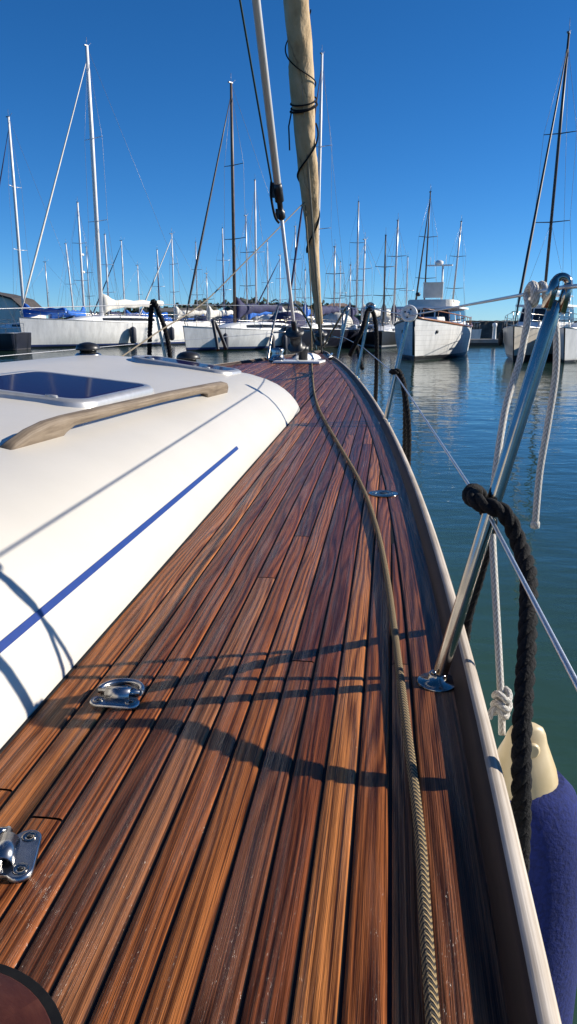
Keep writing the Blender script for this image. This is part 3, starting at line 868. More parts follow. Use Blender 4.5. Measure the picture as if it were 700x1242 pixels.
# black mooring rope hitched on the near stanchion
hx = on_st(0, .445)
mb = MB()
loop = []
axs = (Vector(ST[0][1])-Vector((*ST[0][0], 0))).normalized(); e1 = axs.cross(Vector((0,1,0))).normalized(); e2 = axs.cross(e1)
A_ = [(.335,1.40,-.75),(.336,1.40,-.25),(.338,1.395,.0),(.345,1.345,.13),(.340,1.27,.235),(.322,1.228,.285)]
turn = [hx+Vector((-.020,.030,.024)), hx+Vector((-.034,.0,.022)), hx+Vector((-.022,-.030,.016)), hx+Vector((.010,-.040,.004))]
B_ = [(.350,1.130,.252),(.352,1.085,.222),(.340,1.035,.19),(.326,.985,.15),(.312,.940,.10),(.303,.908,.05),(.301,.885,-.02),(.300,.87,-.11),(.30,.865,-.3),(.30,.865,-.8)]
Pl = even(smooth(A_+turn+B_, 14), .006)
mb.strands(Pl, .0128, 3, .066, 8)
o = mb.build('mooring_rope', M['blackrope'], None, off=hx, loc=hx); tag(o, 'thick black twisted rope looped round the nearest steel stanchion', 'rope')
# black ropes on the two stanchions further forward
def hang_rope(i, off1, off2, label, zlo):
    h = on_st(i, .45); b = Vector((*ST[i][0], zd(*ST[i][0])))
    P = [h+Vector((off1[0], off1[1], -.75)), h+Vector((off1[0], off1[1], -.3)), h+Vector((off1[0]*.7, off1[1]*.6, -.06)), h+Vector((.0,.022,.0)), h+Vector((-.022,.0,.008)), h+Vector((.0,-.022,.012)), h+Vector((.022,.0,.0)), h+Vector((off2[0]*.6, off2[1]*.5, -.07)), h+Vector((off2[0], off2[1], -.3)), h+Vector((off2[0], off2[1], -.75))]
    mb = MB(); mb.strands(even(smooth(P, 12), .010), .0150, 3, .075, 7); o = mb.build('mooring_rope', M['blackrope'], None, off=h, loc=h)
    tag(o, label, 'rope')
hang_rope(1, (.075,.10), (.060,-.12), 'black rope hung over the second stanchion, below its white roller', -1)
h = on_st(2, .92)
P = [h+Vector((.07,.02,-.9)), h+Vector((.075,.02,-.45)), h+Vector((.06,.01,-.12)), h+Vector((.02,.0,.015)), h+Vector((-.02,-.02,.0)), h+Vector((-.06,-.06,-.14)), h+Vector((-.13,.03,-.30)), h+Vector((-.12,.35,-.36)), h+Vector((-.05,.6,-.30)), h+Vector((.0,.5,-.5))]
mb = MB(); mb.strands(even(smooth(P, 12), .014), .019, 3, .09, 7); o = mb.build('mooring_rope', M['blackrope'], None, off=h, loc=h); tag(o, 'black rope draped from the top of the third stanchion, near the pulpit', 'rope')
# black line over the port stanchion
h = Vector(PS[0][1])
P = [h+Vector((-.06,-.02,-.62)), h+Vector((-.045,-.02,-.3)), h+Vector((-.02,-.02,-.06)), h+Vector((-.0,-.01,.012)), h+Vector((.03,-.02,-.05)), h+Vector((.09,-.02,-.22)), h+Vector((.125,-.02,-.42)), h+Vector((.13,-.02,-.62))]
mb = MB(); mb.strands(even(smooth(P, 12), .014), .021, 3, .09, 7); o = mb.build('mooring_rope', M['blackrope'], None, off=h, loc=h); tag(o, 'black rope thrown over the port stanchion beyond the cabin top', 'rope')

# white fender lanyard knotted on the upper lifeline
K = up[0].lerp(up[1], .062); K = Vector((.4225,1.383,K.z))
mb = MB()
kn = []
for i in range(60):
    a = i/59*2*PI*2.6
    kn.append(K+Vector((-.010+.020*i/59, .0, 0))+Vector((.006*math.sin(a*.5), .013*math.cos(a), .017*math.sin(a)-.003)))
t1 = [kn[0], K+Vector((-.012,-.012,-.035)), K+Vector((-.022,-.02,-.11)), (.372,1.335,.43), (.348,1.29,.285), (.345,1.265,.23), (.349,1.22,.10), (.353,1.175,-.03), (.354,1.16,-.085)]
t2 = [kn[-1], K+Vector((.020,-.012,-.01)), K+Vector((.034,-.02,-.055)), K+Vector((.041,-.02,-.13)), K+Vector((.035,-.02,-.22)), K+Vector((.027,-.02,-.31)), K+Vector((.026,-.02,-.405))]
path = smooth(t1[::-1], 12)[:-1]+kn+smooth(t2, 12)[1:]
mb.tube(even(path, .006), .0060, 12)
mb.lathe([(.0072,.0),(.0082,.004),(.0080,.012),(.001,.015)], Vector(t2[-1])+Vector((0,0,.004)), (0,0,-1), 12)
kc = Vector((.353,1.172,-.035))
for dz, rr in ((0,.013),(.016,.012),(-.014,.010)):
    P = [kc+Vector((rr*math.cos(a), rr*math.sin(a), dz+.006*math.sin(2*a))) for a in [2*PI*k/16 for k in range(16)]]
    mb.tube(P, .0055, 8, closed=True)
mb.tube(smooth([kc, kc+Vector((-.016,-.008,-.006)), kc+Vector((-.02,-.008,-.022))], 5), .005, 8)
o = mb.build('fender_lanyard', M['whiterope'], None, off=K, loc=K); tag(o, 'white rope knotted on the upper lifeline beside the nearest stanchion', 'rope')

# blue fender hanging outside the hull
fo = Vector((.392, 1.118, -.105))
fe = empty('fender', fo-Vector((0,0,.75)), 0, 'big blue cloth-covered fender with a cream end hanging outside the rail', 'fender')
OFF = Vector(fe.location)
mb = MB(); mb.lathe([(.0,.004),(.052,.000),(.072,-.022),(.088,-.060),(.096,-.105),(.100,-.16),(.102,-.35),(.101,-.55),(.094,-.64),(.070,-.70),(.04,-.73)][1:], fo+Vector((0,0,-.03)), (0,0,1), 36)
mb.build('fender_cover', M['fblue'], fe, off=OFF)
mb = MB(); rows = []
hp = [(.058,-.052,.058),(.056,-.036,.056),(.050,-.010,.050),(.040,.016,.036),(.034,.032,.026),(.031,.046,.018),(.026,.056,.014),(.016,.062,.010),(.001,.064,.001)]
for rx, z, ry in hp:
    rows.append([fo+Vector((rx*math.cos(2*PI*k/28)-.012, ry*math.sin(2*PI*k/28)-.0, z)) for k in range(28)])
i = mb.grid(rows, closed=True); mb.cap(i[0], True)
hd = mb.build('fender_end', M['fcream'], fe, off=OFF)
mb = MB(); mb.lathe([(.006,-.001),(.011,.002),(.013,.006),(.009,.010)], fo+Vector((-.012,-.0265,.034)), (0,-1,.12), 16); mb.build('fender_eye', M['fcream'], hd, off=OFF)

# ------------------------------------------------------------------ water, hills, shore
def water_mat():
    m = mat('harbour_water', (.010,.030,.030), .03); t = NT(m)
    t.b.inputs['IOR'].default_value = 1.333
    f1 = t.noise(t.coord('Object', (1.0,1.5,1)), 1.1, 3, .5)
    f2 = t.noise(t.coord('Object', (1,1.7,1)), 3.6, 3, .5)
    f3 = t.noise(t.coord('Object', (1,1.4,1)), .22, 2, .5)
    h = t.math('ADD', t.math('MULTIPLY', f1, .8), t.math('ADD', t.math('MULTIPLY', f2, .22), t.math('MULTIPLY', f3, 1.0)))
    t.bump(h, .12, .22)
    c = t.noise(t.coord('Object'), .05, 2)
    t.l(t.ramp(c, [(.3, (.018,.048,.032)), (.7, (.032,.062,.040))]), t.b.inputs['Base Color'])
    return m
mb = MB()
i = [mb.vert(p) for p in ((-6000,-6000,WZ),(6000,-6000,WZ),(6000,9000,WZ),(-6000,9000,WZ))]
mb.face(i, None, 0, False)
tag(mb.build('water', water_mat()), kind='structure')

def at_h(px, Y):          # ground position at a photo column and forward distance
    d = ray(px, 392); return Vector((d.x*Y/d.y, Y, 0))
def top_z(py, Y):
    d = ray(350, py); return CAMZ+d.z/d.y*Y

# low wooded shore far behind
mb = MB(); rows = []
rh = random.Random(5)
prof_h = [(-150,.0),(60,1.5),(150,4.0),(200,5.2),(260,6.0),(310,6.8),(345,6.0),(400,5.2),(450,4.2),(520,2.2),(560,.4),(620,.0)]
for Yv, k in ((236,0),(240,.8),(250,1),(275,1.15),(330,.3),(360,0)):
    r = []
    for px in range(-200, 640, 6):
        p = at_h(px, Yv); z = lerp_tab(prof_h, px)*k*(.9+.2*math.sin(px*.11)+.12*math.sin(px*.37))
        r.append((p.x, p.y, WZ+.05+max(-.3, z*1.15-.3*(k == 0))))
    rows.append(r)
mb.grid(rows, flip=False)
tag(mb.build('hills', noisy('scrub_hill', (.030,.038,.018), (.095,.085,.055), .35, .95, .8, .5)), kind='structure')
# far-off wood on it: leaf clumps
mb = MB()
for i in range(5200):
    px = rh.uniform(-140, 545); Yv = rh.uniform(241, 285); hz = lerp_tab(prof_h, px)
    if hz < .8: continue
    cl = math.sin(px*.21)+math.sin(px*.53+1)+math.sin(px*.083)
    p = at_h(px, Yv); z = WZ+hz*1.05+rh.random()**1.6*(1.3+.55*cl)*.9
    s_ = rh.uniform(.25, .75); n = Vector((rh.gauss(0,1), rh.gauss(0,1), rh.gauss(0,1)+.5)).normalized(); a = n.orthogonal().normalized()*s_; b = n.cross(a)
    P = Vector((p.x, p.y, z)); ii = [mb.vert(P+a), mb.vert(P+b*.8), mb.vert(P-a*.9), mb.vert(P-b)]
    mb.face(ii, None, 0, False)
tag(mb.build('far_trees', noisy('far_foliage', (.020,.032,.014), (.05,.065,.03), .8, .9)), 'dark scrubby trees along the low shore behind the marina', 'trees', kind='stuff')
# low land added unseen behind the viewer, for the steel to reflect
mb = MB(); rows = []
for Rr, k in ((250,0),(256,.6),(275,1),(310,1.1),(380,0)):
    r = []
    for i in range(80):
        an = R(118+i*2.6); z = 9*k*(.8+.25*math.sin(i*.5)+.15*math.sin(i*1.7))
        r.append((Rr*math.sin(an), Rr*math.cos(an), WZ-.2+z))
    rows.append(r)
mb.grid(rows); tag(mb.build('hills', noisy('dry_hill', (.05,.05,.03), (.12,.10,.07), .1, .95)), kind='structure')
# quay wall on the left
mb = MB()
a = at_h(-120, 205); b = at_h(470, 205)
mb.box(((a.x+b.x)/2, 207, WZ+.85), (b.x-a.x, 4, 2.1))
for i in range(26):
    x = a.x+(b.x-a.x)*(i+.5)/26; mb.box((x, 204.9, WZ+.75), (.5,.3,1.9))
tag(mb.build('quay_wall', noisy('quay_stone', (.20,.18,.15), (.34,.31,.26), .6, .9, .5, .1)), 'long pale stone quay wall behind the boats on the left', 'wall')
# low stone harbour building on the quay
def harbour_house(px0, px1, Y, h, roof_h, wallm, roofm, label, cat='building', n=7):
    a = at_h(px0, Y); b = at_h(px1, Y); z0 = WZ-.2; zt = h
    root = empty('harbour_building', ((a.x+b.x)/2, Y+4, z0), 0, label, cat); O = Vector(root.location)
    mb = MB(); mb.box(((a.x+b.x)/2, Y+4, (z0+zt)/2), (b.x-a.x, 8, zt-z0)); mb.build('wall', wallm, root, off=O)
    mb = MB(); w2 = (b.x-a.x)/2+.5; cx = (a.x+b.x)/2
    v = [mb.vert(p) for p in ((cx-w2,Y-.5,zt+.003),(cx+w2,Y-.5,zt+.003),(cx+w2,Y+8.5,zt+.003),(cx-w2,Y+8.5,zt+.003),(cx-w2+1.5,Y+4,zt+roof_h),(cx+w2-1.5,Y+4,zt+roof_h))]
    for q in ((0,1,5,4),(2,3,4,5),(1,2,5),(3,0,4),(3,2,1,0)): mb.face([v[k] for k in q], None, 0, False)
    mb.build('roof', roofm, root, off=O)
    for k in range(n):
        x = a.x+(b.x-a.x)*(k+.5)/n; mb = MB(); wd = (b.x-a.x)/n*.42
        mb.box((x, Y-.01, z0+(zt-z0)*.58), (wd, .1, (zt-z0)*.42)); mb.build('window', M['window'], root, off=O)
    return root
beige = noisy('sandstone', (.36,.31,.24), (.46,.40,.31), .8, .9)
rooft = noisy('grey_roof', (.10,.09,.08), (.17,.15,.13), .9, .9)
roofr = noisy('brown_roof', (.20,.12,.08), (.28,.17,.11), .9, .9)
harbour_house(188, 246, 190, 2.9, .9, beige, rooft, 'low sandstone harbour building behind the white yachts', n=9)
harbour_house(318, 366, 195, 3.6, .7, noisy('white_render', (.6,.58,.54), (.7,.68,.63), .8, .9), rooft, 'small white rendered building on the quay behind the pulpit', n=5)
harbour_house(398, 424, 180, 3.9, .8, beige, roofr, 'brown roofed building on the quay right of the furled sail', n=4)
# big pale building at the far left with a sloping dark roof
Yb = 150; a = at_h(-70, Yb); b = at_h(33, Yb)
rt = empty('boathouse', (a.x+5, Yb+6, WZ-.2), 0, 'pale boathouse with dark sloping roof at the far left shore', 'building'); O = Vector(rt.location)
zl = top_z(350, Yb); zr = top_z(372, Yb); x0, x1 = a.x, b.x
mb = MB()
xs_ = [x0, x0+(x1-x0)*.62, x0+(x1-x0)*.85, x1]; zs_ = [zl+.5, zl-1.0, zl-2.0, zr-1.0]
fr_ = [(x, Yb, WZ-.2) for x in xs_]+[(x, Yb, z) for x, z in zip(xs_, zs_)]
for Yk in (Yb, Yb+12):
    pass
v0 = [mb.vert((x, Yb, WZ-.2)) for x in xs_]; v1 = [mb.vert((x, Yb, z)) for x, z in zip(xs_, zs_)]
v2 = [mb.vert((x, Yb+12, WZ-.2)) for x in xs_]; v3 = [mb.vert((x, Yb+12, z)) for x, z in zip(xs_, zs_)]
for k in range(3):
    mb.face([v0[k], v0[k+1], v1[k+1], v1[k]], None, 0, False); mb.face([v2[k+1], v2[k], v3[k], v3[k+1]], None, 0, False)
mb.face([v0[3], v2[3], v3[3], v1[3]], None, 0, False); mb.face([v2[0], v0[0], v1[0], v3[0]], None, 0, False)
mb.build('wall', noisy('pale_wall', (.66,.62,.56), (.78,.74,.68), .5, .9), rt, off=O)
mb = MB()
ra = [mb.vert((x, y_, z+.003)) for y_ in (Yb-.6, Yb+12.6) for x, z in zip(xs_, zs_)]; rb_ = [mb.vert((x, y_, z+.35)) for y_ in (Yb-.6, Yb+12.6) for x, z in zip(xs_, zs_)]
for k in range(3):
    mb.face([rb_[k], rb_[k+1], rb_[k+5], rb_[k+4]], None, 0, False); mb.face([ra[k], ra[k+1], rb_[k+1], rb_[k]], None, 0, False)
    mb.face([ra[k+5], ra[k+4], rb_[k+4], rb_[k+5]], None, 0, False); mb.face([ra[k+4], ra[k+5], ra[k+1], ra[k]], None, 0, False)
mb.face([ra[3], ra[7], rb_[7], rb_[3]], None, 0, False)
mb.build('roof', noisy('dark_roof', (.035,.03,.028), (.07,.06,.055), .9, .9), rt, off=O)
mb = MB(); mb.box((x0+(x1-x0)*.25, Yb-.02, WZ+1.6), ((x1-x0)*.2, .12, 2.6)); mb.build('boat_door', M['window'], rt, off=O)

# stone breakwater on the right
mb = MB(); rows = []
rb = random.Random(9)
nx = 90
for (dy, zz) in ((0,-.4),(.15,.9),(.3,1.75),(.5,1.80),(3.0,1.85),(3.2,1.0),(3.6,-.4)):
    r = []
    for i in range(nx):
        px = 548+i*4.2; p = at_h(px, 88)
        r.append((p.x+rb.uniform(-.05,.05), 88+dy+rb.uniform(-.06,.06), WZ+zz+(rb.uniform(-.05,.05) if zz > 0 else 0)))
    rows.append(r)
ids = mb.grid(rows, smooth=False)
mb.cap([r[0] for r in ids], True); mb.cap([r[-1] for r in ids])
tag(mb.build('breakwater', M['stone']), 'dark stone breakwater wall closing the harbour on the right', 'wall')

# ------------------------------------------------------------------ boats
def hull_shape(L, B, F, fine=2.2, rake=.12, trans=.78, sheer=.22, n=22):
    rows = []; deckrow = []
    for i in range(n+1):
        t = i/n
        if t > .42: hb = B/2*(1-((t-.42)/.58)**fine)
        else: hb = B/2*(trans+(1-trans)*math.sin(PI/2*t/.42))
        hb = max(hb, .03)
        Fz = F*(1-.06+sheer*(t-.35)**2*2.2)
        x = -L/2+L*t
        k = t**3
        sec = [(0,-.42+.3*k), (hb*.55*(1-.5*k),-.36+.28*k), (hb*(.86-.38*k),-.08+.05*k), (hb*(.93-.22*k), .18), (hb*(.985-.08*k), F*.6), (hb, Fz)]
        sx = lambda z: x+rake*(z-.0)*(t**5)*1.0+(-.05*z if t < .02 else 0)
        r = [(sx(z), -w_, z) for w_, z in sec[::-1]]+[(sx(z), w_, z) for w_, z in sec[1:]]
        rows.append(r); deckrow.append((sx(Fz), hb, Fz))
    return rows, deckrow

def boat(px, Y, head, L, B, F, hullm, label, mast_top=None, mast_m='mastwhite', mast_t=.58, spreaders=2, furl=None, boom=None, hood=None, cabin=True,
         lean=0, radar=0, group=None, name='sailboat', dx_mast=True, fenders=None, rake=.12, fine=2.2, mast_r=.085, windows=True, rails=True, forestay_m=None, trans=.78, zf=1.0, cabm=None, backstay=True):
    """px,Y: where the mast stands in the photo and how far ahead; head: compass-like angle of the bow (deg, 0 = +X, ccw)"""
    p = at_h(px, Y); h = R(head)
    mx = -L/2+L*mast_t
    loc = (p.x-mx*math.cos(h), p.y-mx*math.sin(h), WZ)
    root = empty(name, loc, h, label, 'motorboat' if name == 'motor_cruiser' else 'sailboat', group)
    rows, dk = hull_shape(L, B, F, fine, rake, trans)
    mb = MB(); ids = mb.grid(rows, flip=True); mb.cap(ids[0]); mb.build('hull', hullm, root)
    mb = MB()
    drows = [[(x, -hb*.985, z-.015), (x, 0, z+.03), (x, hb*.985, z-.015)] for x, hb, z in dk]
    mb.grid(drows, flip=True); mb.build('deck', M['gelwhite'], root)
    mb = MB()
    for sg in (-1, 1): mb.tube([(x, sg*hb, z+.01) for x, hb, z in dk], .028, 6)
    mb.build('rubbing_strake', M['alu'] if L > 8 else M['varnish'], root)
    Fd = lambda t: F*(1-.06+.22*(t-.35)**2*2.2)
    if cabin:
        mb = MB(); rr = []
        for t, hh, ww in ((.30,0,.62),(.305,.40,.60),(.42,.47,.58),(.55,.45,.52),(.68,.36,.42),(.76,.12,.30),(.78,0,.27)):
            x = -L/2+L*t; w_ = B/2*ww; z = Fd(t)
            rr.append([(x,-w_,z-.02),(x,-w_*.93,z+hh*.8),(x,-w_*.8,z+hh),(x,0,z+hh*1.08),(x,w_*.8,z+hh),(x,w_*.93,z+hh*.8),(x,w_,z-.02)])
        i = mb.grid(rr, flip=True); mb.cap(i[0]); cb = mb.build('cabin', cabm or M['gelwhite'], root)
        if windows:
            for sg in (-1, 1):
                mb = MB(); r2 = []
                for t, ww, hh in ((.36,.60,.44),(.46,.565,.46),(.56,.52,.44),(.64,.45,.38)):
                    x = -L/2+L*t; w_ = B/2*ww; z = Fd(t)
                    r2.append([(x, sg*(w_*.985+.012), z+hh*.28), (x, sg*(w_*.94+.014), z+hh*.72)])
                mb.grid(r2, flip=(sg == -1)); mb.build('window', M['window'], cb)
    if rails:
        mb = MB(); n = len(dk); zz = .6
        for sg in (-1, 1):
            line = [Vector((x, sg*hb*.95, z+zz)) for x, hb, z in dk[1:n-1]]
            mb.tube(line, .014, 5); mb.tube([v-Vector((0,0,.28)) for v in line], .009, 4)
            for k in range(1, n-1, 3):
                x, hb, z = dk[k]; mb.tube([(x, sg*hb*.95, z), (x, sg*hb*.95, z+zz)], .014, 5)
        x, hb, z = dk[n-2]; xb = dk[-1][0]
        mb.tube(smooth([(x, hb*.95, z+zz), (xb-.05, .12, z+zz+.05), (xb-.05, -.12, z+zz+.05), (x, -hb*.95, z+zz)], 5), .018, 6)
        mb.tube([(xb-.1, .1, z+zz+.05), (xb-.3, .1, z)], .018, 5); mb.tube([(xb-.1, -.1, z+zz+.05), (xb-.3, -.1, z)], .018, 5)
        mb.build('guard_rail', M['steel'], root)
    if mast_top:
        zb_ = F+.3; zt = mast_top-WZ
        off = math.tan(R(lean))*(zt-zb_)
        # lean is across the picture: +X of the world, brought into the boat frame
        lx, ly = off*math.cos(-h), off*math.sin(-h)
        A = Vector((mx, 0, zb_-.25)); T = Vector((mx+lx, ly, zt))
        mb = MB(); mb.tube([A, A.lerp(T,.7), T], [mast_r, mast_r, mast_r*.72], 10); ms = mb.build('mast', M[mast_m], root)
        mb = MB(); mb.tube([T, T+Vector((0,0,.55*zf))], .012, 4); mb.tube([T+Vector((-.05,0,0)), T+Vector((-.35,0,.25))], .012, 4); mb.box(T+Vector((.06,0,.03)), (.3,.12,.06)); mb.build('masthead_fitting', M['rig'], ms)
        sp = [.52] if spreaders == 1 else ([.38,.68] if spreaders == 2 else [])
        tips = {1: [], -1: []}
        for f in sp:
            c = A.lerp(T, f); sw = B*.26*(1.1-.35*f)
            for sg in (-1, 1):
                tip = c+Vector((-.12, sg*sw, .05)); tips[sg].append(tip)
                mb = MB(); mb.tube([c, tip], [.030,.020], 6); mb.build('spreader', M['mastdark'] if mast_m != 'mastwhite' else M['mastgrey'], ms)
        for sg in (-1, 1):
            ch = Vector((mx-.15, sg*B*.45, F))
            mb = MB(); mb.tube([ch]+tips[sg]+[A.lerp(T,.97)], .009, 4)
            if tips[sg]: mb.tube([ch, A.lerp(T, sp[0])], .008, 4)
            mb.build('shroud', M['rig'], root)
        bowp = Vector((dk[-1][0]-.12, 0, dk[-1][2]+.15)); fs = A.lerp(T, .96)
        mb = MB()
        if furl: mb.tube([bowp, bowp.lerp(fs,.1), bowp.lerp(fs,.25), bowp.lerp(fs,.8), fs], [.02, .065, .075, .045, .018], 8); mb.build('furled_jib', M[furl], root)
        else: mb.tube([bowp, fs], .010, 5); mb.build('forestay', M['rig'], root)
        if backstay:
            mb = MB(); mb.tube([Vector((-L/2+.1, 0, F)), T], .009, 4); mb.build('backstay', M['rig'], root)
        if boom:
            b0 = A+Vector((-.1,0,1.05)); b1 = Vector((mx-L*.36, 0, zb_+.95))
            mb = MB(); mb.tube([b0, b1], .065, 8); bo = mb.build('boom', M['mastwhite'], root)
            rr = []; c_n = 14
            for i in range(c_n+1):
                t = i/c_n; c = b0.lerp(b1, t)+Vector((0,0,.10)); w_ = .22*(1-.35*t); hh = .36*(1-.45*t)+.45*max(0,1-t*6)
                rr.append([c+Vector((0, w_*math.cos(2*PI*k/10), hh*math.sin(2*PI*k/10)+.05*math.sin(t*22))) for k in range(10)])
            mb = MB(); i = mb.grid(rr, closed=True); mb.cap(i[0], True); mb.cap(i[-1]); mb.build('sail_cover', M[boom], bo)
        for k in range(radar):
            c = A.lerp(T, .45+.14*k)+Vector((.22,0,0)); mb = MB(); mb.lathe([(.16,-.1),(.22,-.05),(.22,.06),(.15,.12),(.001,.13)], c, seg=14); mb.build('radar_dome', M['gelwhite'], ms)
    if hood:
        mb = MB(); rr = []
        for t, s_ in ((.20,1.0),(.25,1.05),(.30,.95),(.345,.55)):
            x = -L/2+L*t; w_ = B/2*.64; z = Fd(t)+.35; hh = .95*s_ if t < .34 else .1
            rr.append([(x, -w_*math.cos(PI*k/10), z-.15+hh*math.sin(PI*k/10)**.7) for k in range(11)])
        mb.grid(rr, flip=True); mb.build('sprayhood', M[hood], root)
    return root, dk

def fender_on(root, dk, t, side, m, label, length=.75, r=.15, group=None):
    i = int(t*(len(dk)-1)); x, hb, z = dk[i]; o = Vector(root.location); h = root.rotation_euler.z
    l = Vector((x, side*(hb+r*.9), z-.35)); W_ = Vector((o.x+l.x*math.cos(h)-l.y*math.sin(h), o.y+l.x*math.sin(h)+l.y*math.cos(h), o.z+l.z))
    mb = MB(); mb.lathe([(.02,.08),(.05,.05),(r*.8,-.02),(r,-.14),(r,-length+.12),(r*.75,-length),(.03,-length-.05)], W_, seg=14)
    mb.tube([W_+Vector((0,0,.05)), W_+Vector((0,0,.42))], .012, 5)
    q = mb.build('hanging_fender', m, None, off=W_, loc=W_); return tag(q, label, 'fender', group)

def tz(py, Y): return top_z(py, Y)
# -- left group
b0, d0 = boat(-75, 50, 172, 9.5, 3.0, 1.05, M['hullnavy'], 'black hulled boat with blue cover at the left edge', mast_top=12, boom='canvasblue', mast_r=.07)
b2, d2 = boat(30, 66, 160, 11.5, 3.5, 1.25, M['hullwhite'], 'white yacht at far left with thick blue sail cover on its boom', mast_top=tz(142,66), boom='canvasblue', furl='canvasnavy', mast_r=.12, lean=.0)
b1, d1 = boat(124, 58, 231, 16.4, 4.3, 1.75, M['hullblueband'], 'largest white yacht at left with tall white mast and white furled jib', mast_top=tz(56,58), furl='canvascream', boom='canvascream', mast_r=.15, rake=.10, fine=2.6, mast_t=.60)
be, de = boat(103, 78, 80, 10.5, 3.3, 1.2, M['hullwhite'], 'yacht behind the largest white yacht with radar domes on its mast', mast_top=tz(246,78), boom='canvasblue', radar=2, mast_r=.11)
boat(91, 92, 250, 9, 3, 1.1, M['hullwhite'], 'small far yacht with a thin mast tilted to the left', mast_top=tz(296,92), lean=-3, mast_r=.09, spreaders=1, boom='canvascream')
boat(133, 84, 262, 9.5, 3.1, 1.15, M['hullcream'], 'far yacht whose mast shows just right of the tallest left mast', mast_top=tz(285,84), mast_r=.09, boom='canvasnavy')
boat(152, 96, 190, 10, 3.1, 1.2, M['hullwhite'], 'far yacht with dark furled jib seen above the big yacht boom', mast_top=tz(292,96), mast_r=.08, furl='canvasnavy', boom='canvasblue')
boat(194, 96, 280, 10, 3.1, 1.2, M['hullwhite'], 'far white yacht with short white mast left of the port stanchion', mast_top=tz(303,96), mast_r=.09, spreaders=1, furl='canvasnavy')
# -- centre group
b4, d4 = boat(285, 50.5, 228, 12.0, 3.7, 1.28, M['hullblueband'], 'white yacht with dark mast, navy sprayhood and dark fenders behind our bow', mast_top=tz(101,50.5), mast_m='mastbrown', furl='mastdark', hood='canvasnavy', boom='canvasnavy', mast_r=.105, rake=.14, mast_t=.66)
boat(240, 98, 265, 9.5, 3.1, 1.1, M['hullcream'], 'far yacht with grey mast behind the dark furled jib', mast_top=tz(294,98), mast_m='mastgrey', mast_r=.07, boom='canvasblue')
boat(272, 86, 275, 10, 3.2, 1.15, M['hullwhite'], 'far yacht with pale mast just left of the dark mast', mast_top=tz(277,86), mast_r=.085, boom='canvasblue', furl='canvasnavy')
boat(311, 74, 255, 10.5, 3.3, 1.2, M['hullwhite'], 'yacht with a plain white mast between the dark mast and inner forestay', mast_top=tz(219,74), mast_r=.095, boom='canvascream', radar=0, spreaders=1)
boat(325, 98, 285, 9, 3, 1.1, M['hullwhite'], 'far yacht with short mast left of the inner forestay', mast_top=tz(293,98), mast_r=.08, spreaders=1, boom='canvasgreen')
boat(358, 82, 240, 10, 3.1, 1.15, M['hullwhite'], 'far yacht with grey mast between the two forestays', mast_top=tz(275,82), mast_m='mastgrey', mast_r=.07, boom='canvasnavy')
b5, d5 = boat(383, 55, 243, 10.5, 3.6, 1.25, M['hullnavy'], 'dark hulled yacht with tall white mast right behind the furled sail', mast_top=tz(66,55), mast_r=.11, furl='canvasnavy', boom='canvasnavy', hood='canvascream', lean=.9)
# -- right group
boat(432, 76, 268, 10.5, 3.3, 1.2, M['hullwhite'], 'white yacht with tall thin mast right of the furled sail', mast_top=tz(245,76), mast_r=.085, boom='canvascream', mast_m='mastgrey')
boat(439, 62, 225, 9.5, 3.1, 1.1, M['hullcream'], 'cream yacht with pale mast and cream sprayhood behind the third stanchion', mast_top=tz(291,62), mast_r=.07, hood='canvascream', boom='canvascream', lean=1)
boat(465, 56, 262, 9.2, 3.0, 1.0, M['hullblack'], 'black hulled yacht with dark mast between stanchion two and three', mast_top=tz(286,56), mast_m='mastdark', mast_r=.065, boom='canvascream')
boat(477, 60, 250, 10, 3.2, 1.1, M['hullwhite'], 'white yacht with silver mast close beside the black hulled one', mast_top=tz(268,60), mast_m='mastgrey', mast_r=.08, lean=.9, boom='canvasnavy')
boat(513, 62, 92, 10, 3.2, 1.1, M['hullwhite'], 'yacht behind the motor yacht with dark mast and close twin stays', mast_top=tz(233,62), mast_m='mastdark', mast_r=.06, lean=1.0, furl='mastdark')
boat(546, 72, 92, 10, 3.2, 1.1, M['hullwhite'], 'yacht behind the motor yacht with pale mast tilted to the right', mast_top=tz(269,72), mast_m='mastgrey', mast_r=.08, lean=3.6, boom='canvascream')
boat(405, 58, 250, 9.5, 3.1, 1.15, M['hullwhite'], 'white yacht moored bow-on behind the starboard pulpit', mast_top=tz(300,58), mast_r=.06, hood='canvasnavy', mast_m='mastgrey')
bs, ds = boat(657, 40, 240, 10.2, 3.4, 1.35, M['hullcream'], 'cream motor sailer with dark mast and glass wheelhouse on the right', mast_top=tz(41,40), mast_m='mastdark', mast_r=.075, lean=1.1, furl='mastdark', cabin=False, mast_t=.50, rake=.2, zf=1.2)
br_, dr_ = boat(716, 37.5, 236, 9.5, 3.2, 1.3, M['hullwhite'], 'white yacht cut off by the right edge', mast_top=None, boom=None, hood='canvasnavy', rake=.25)
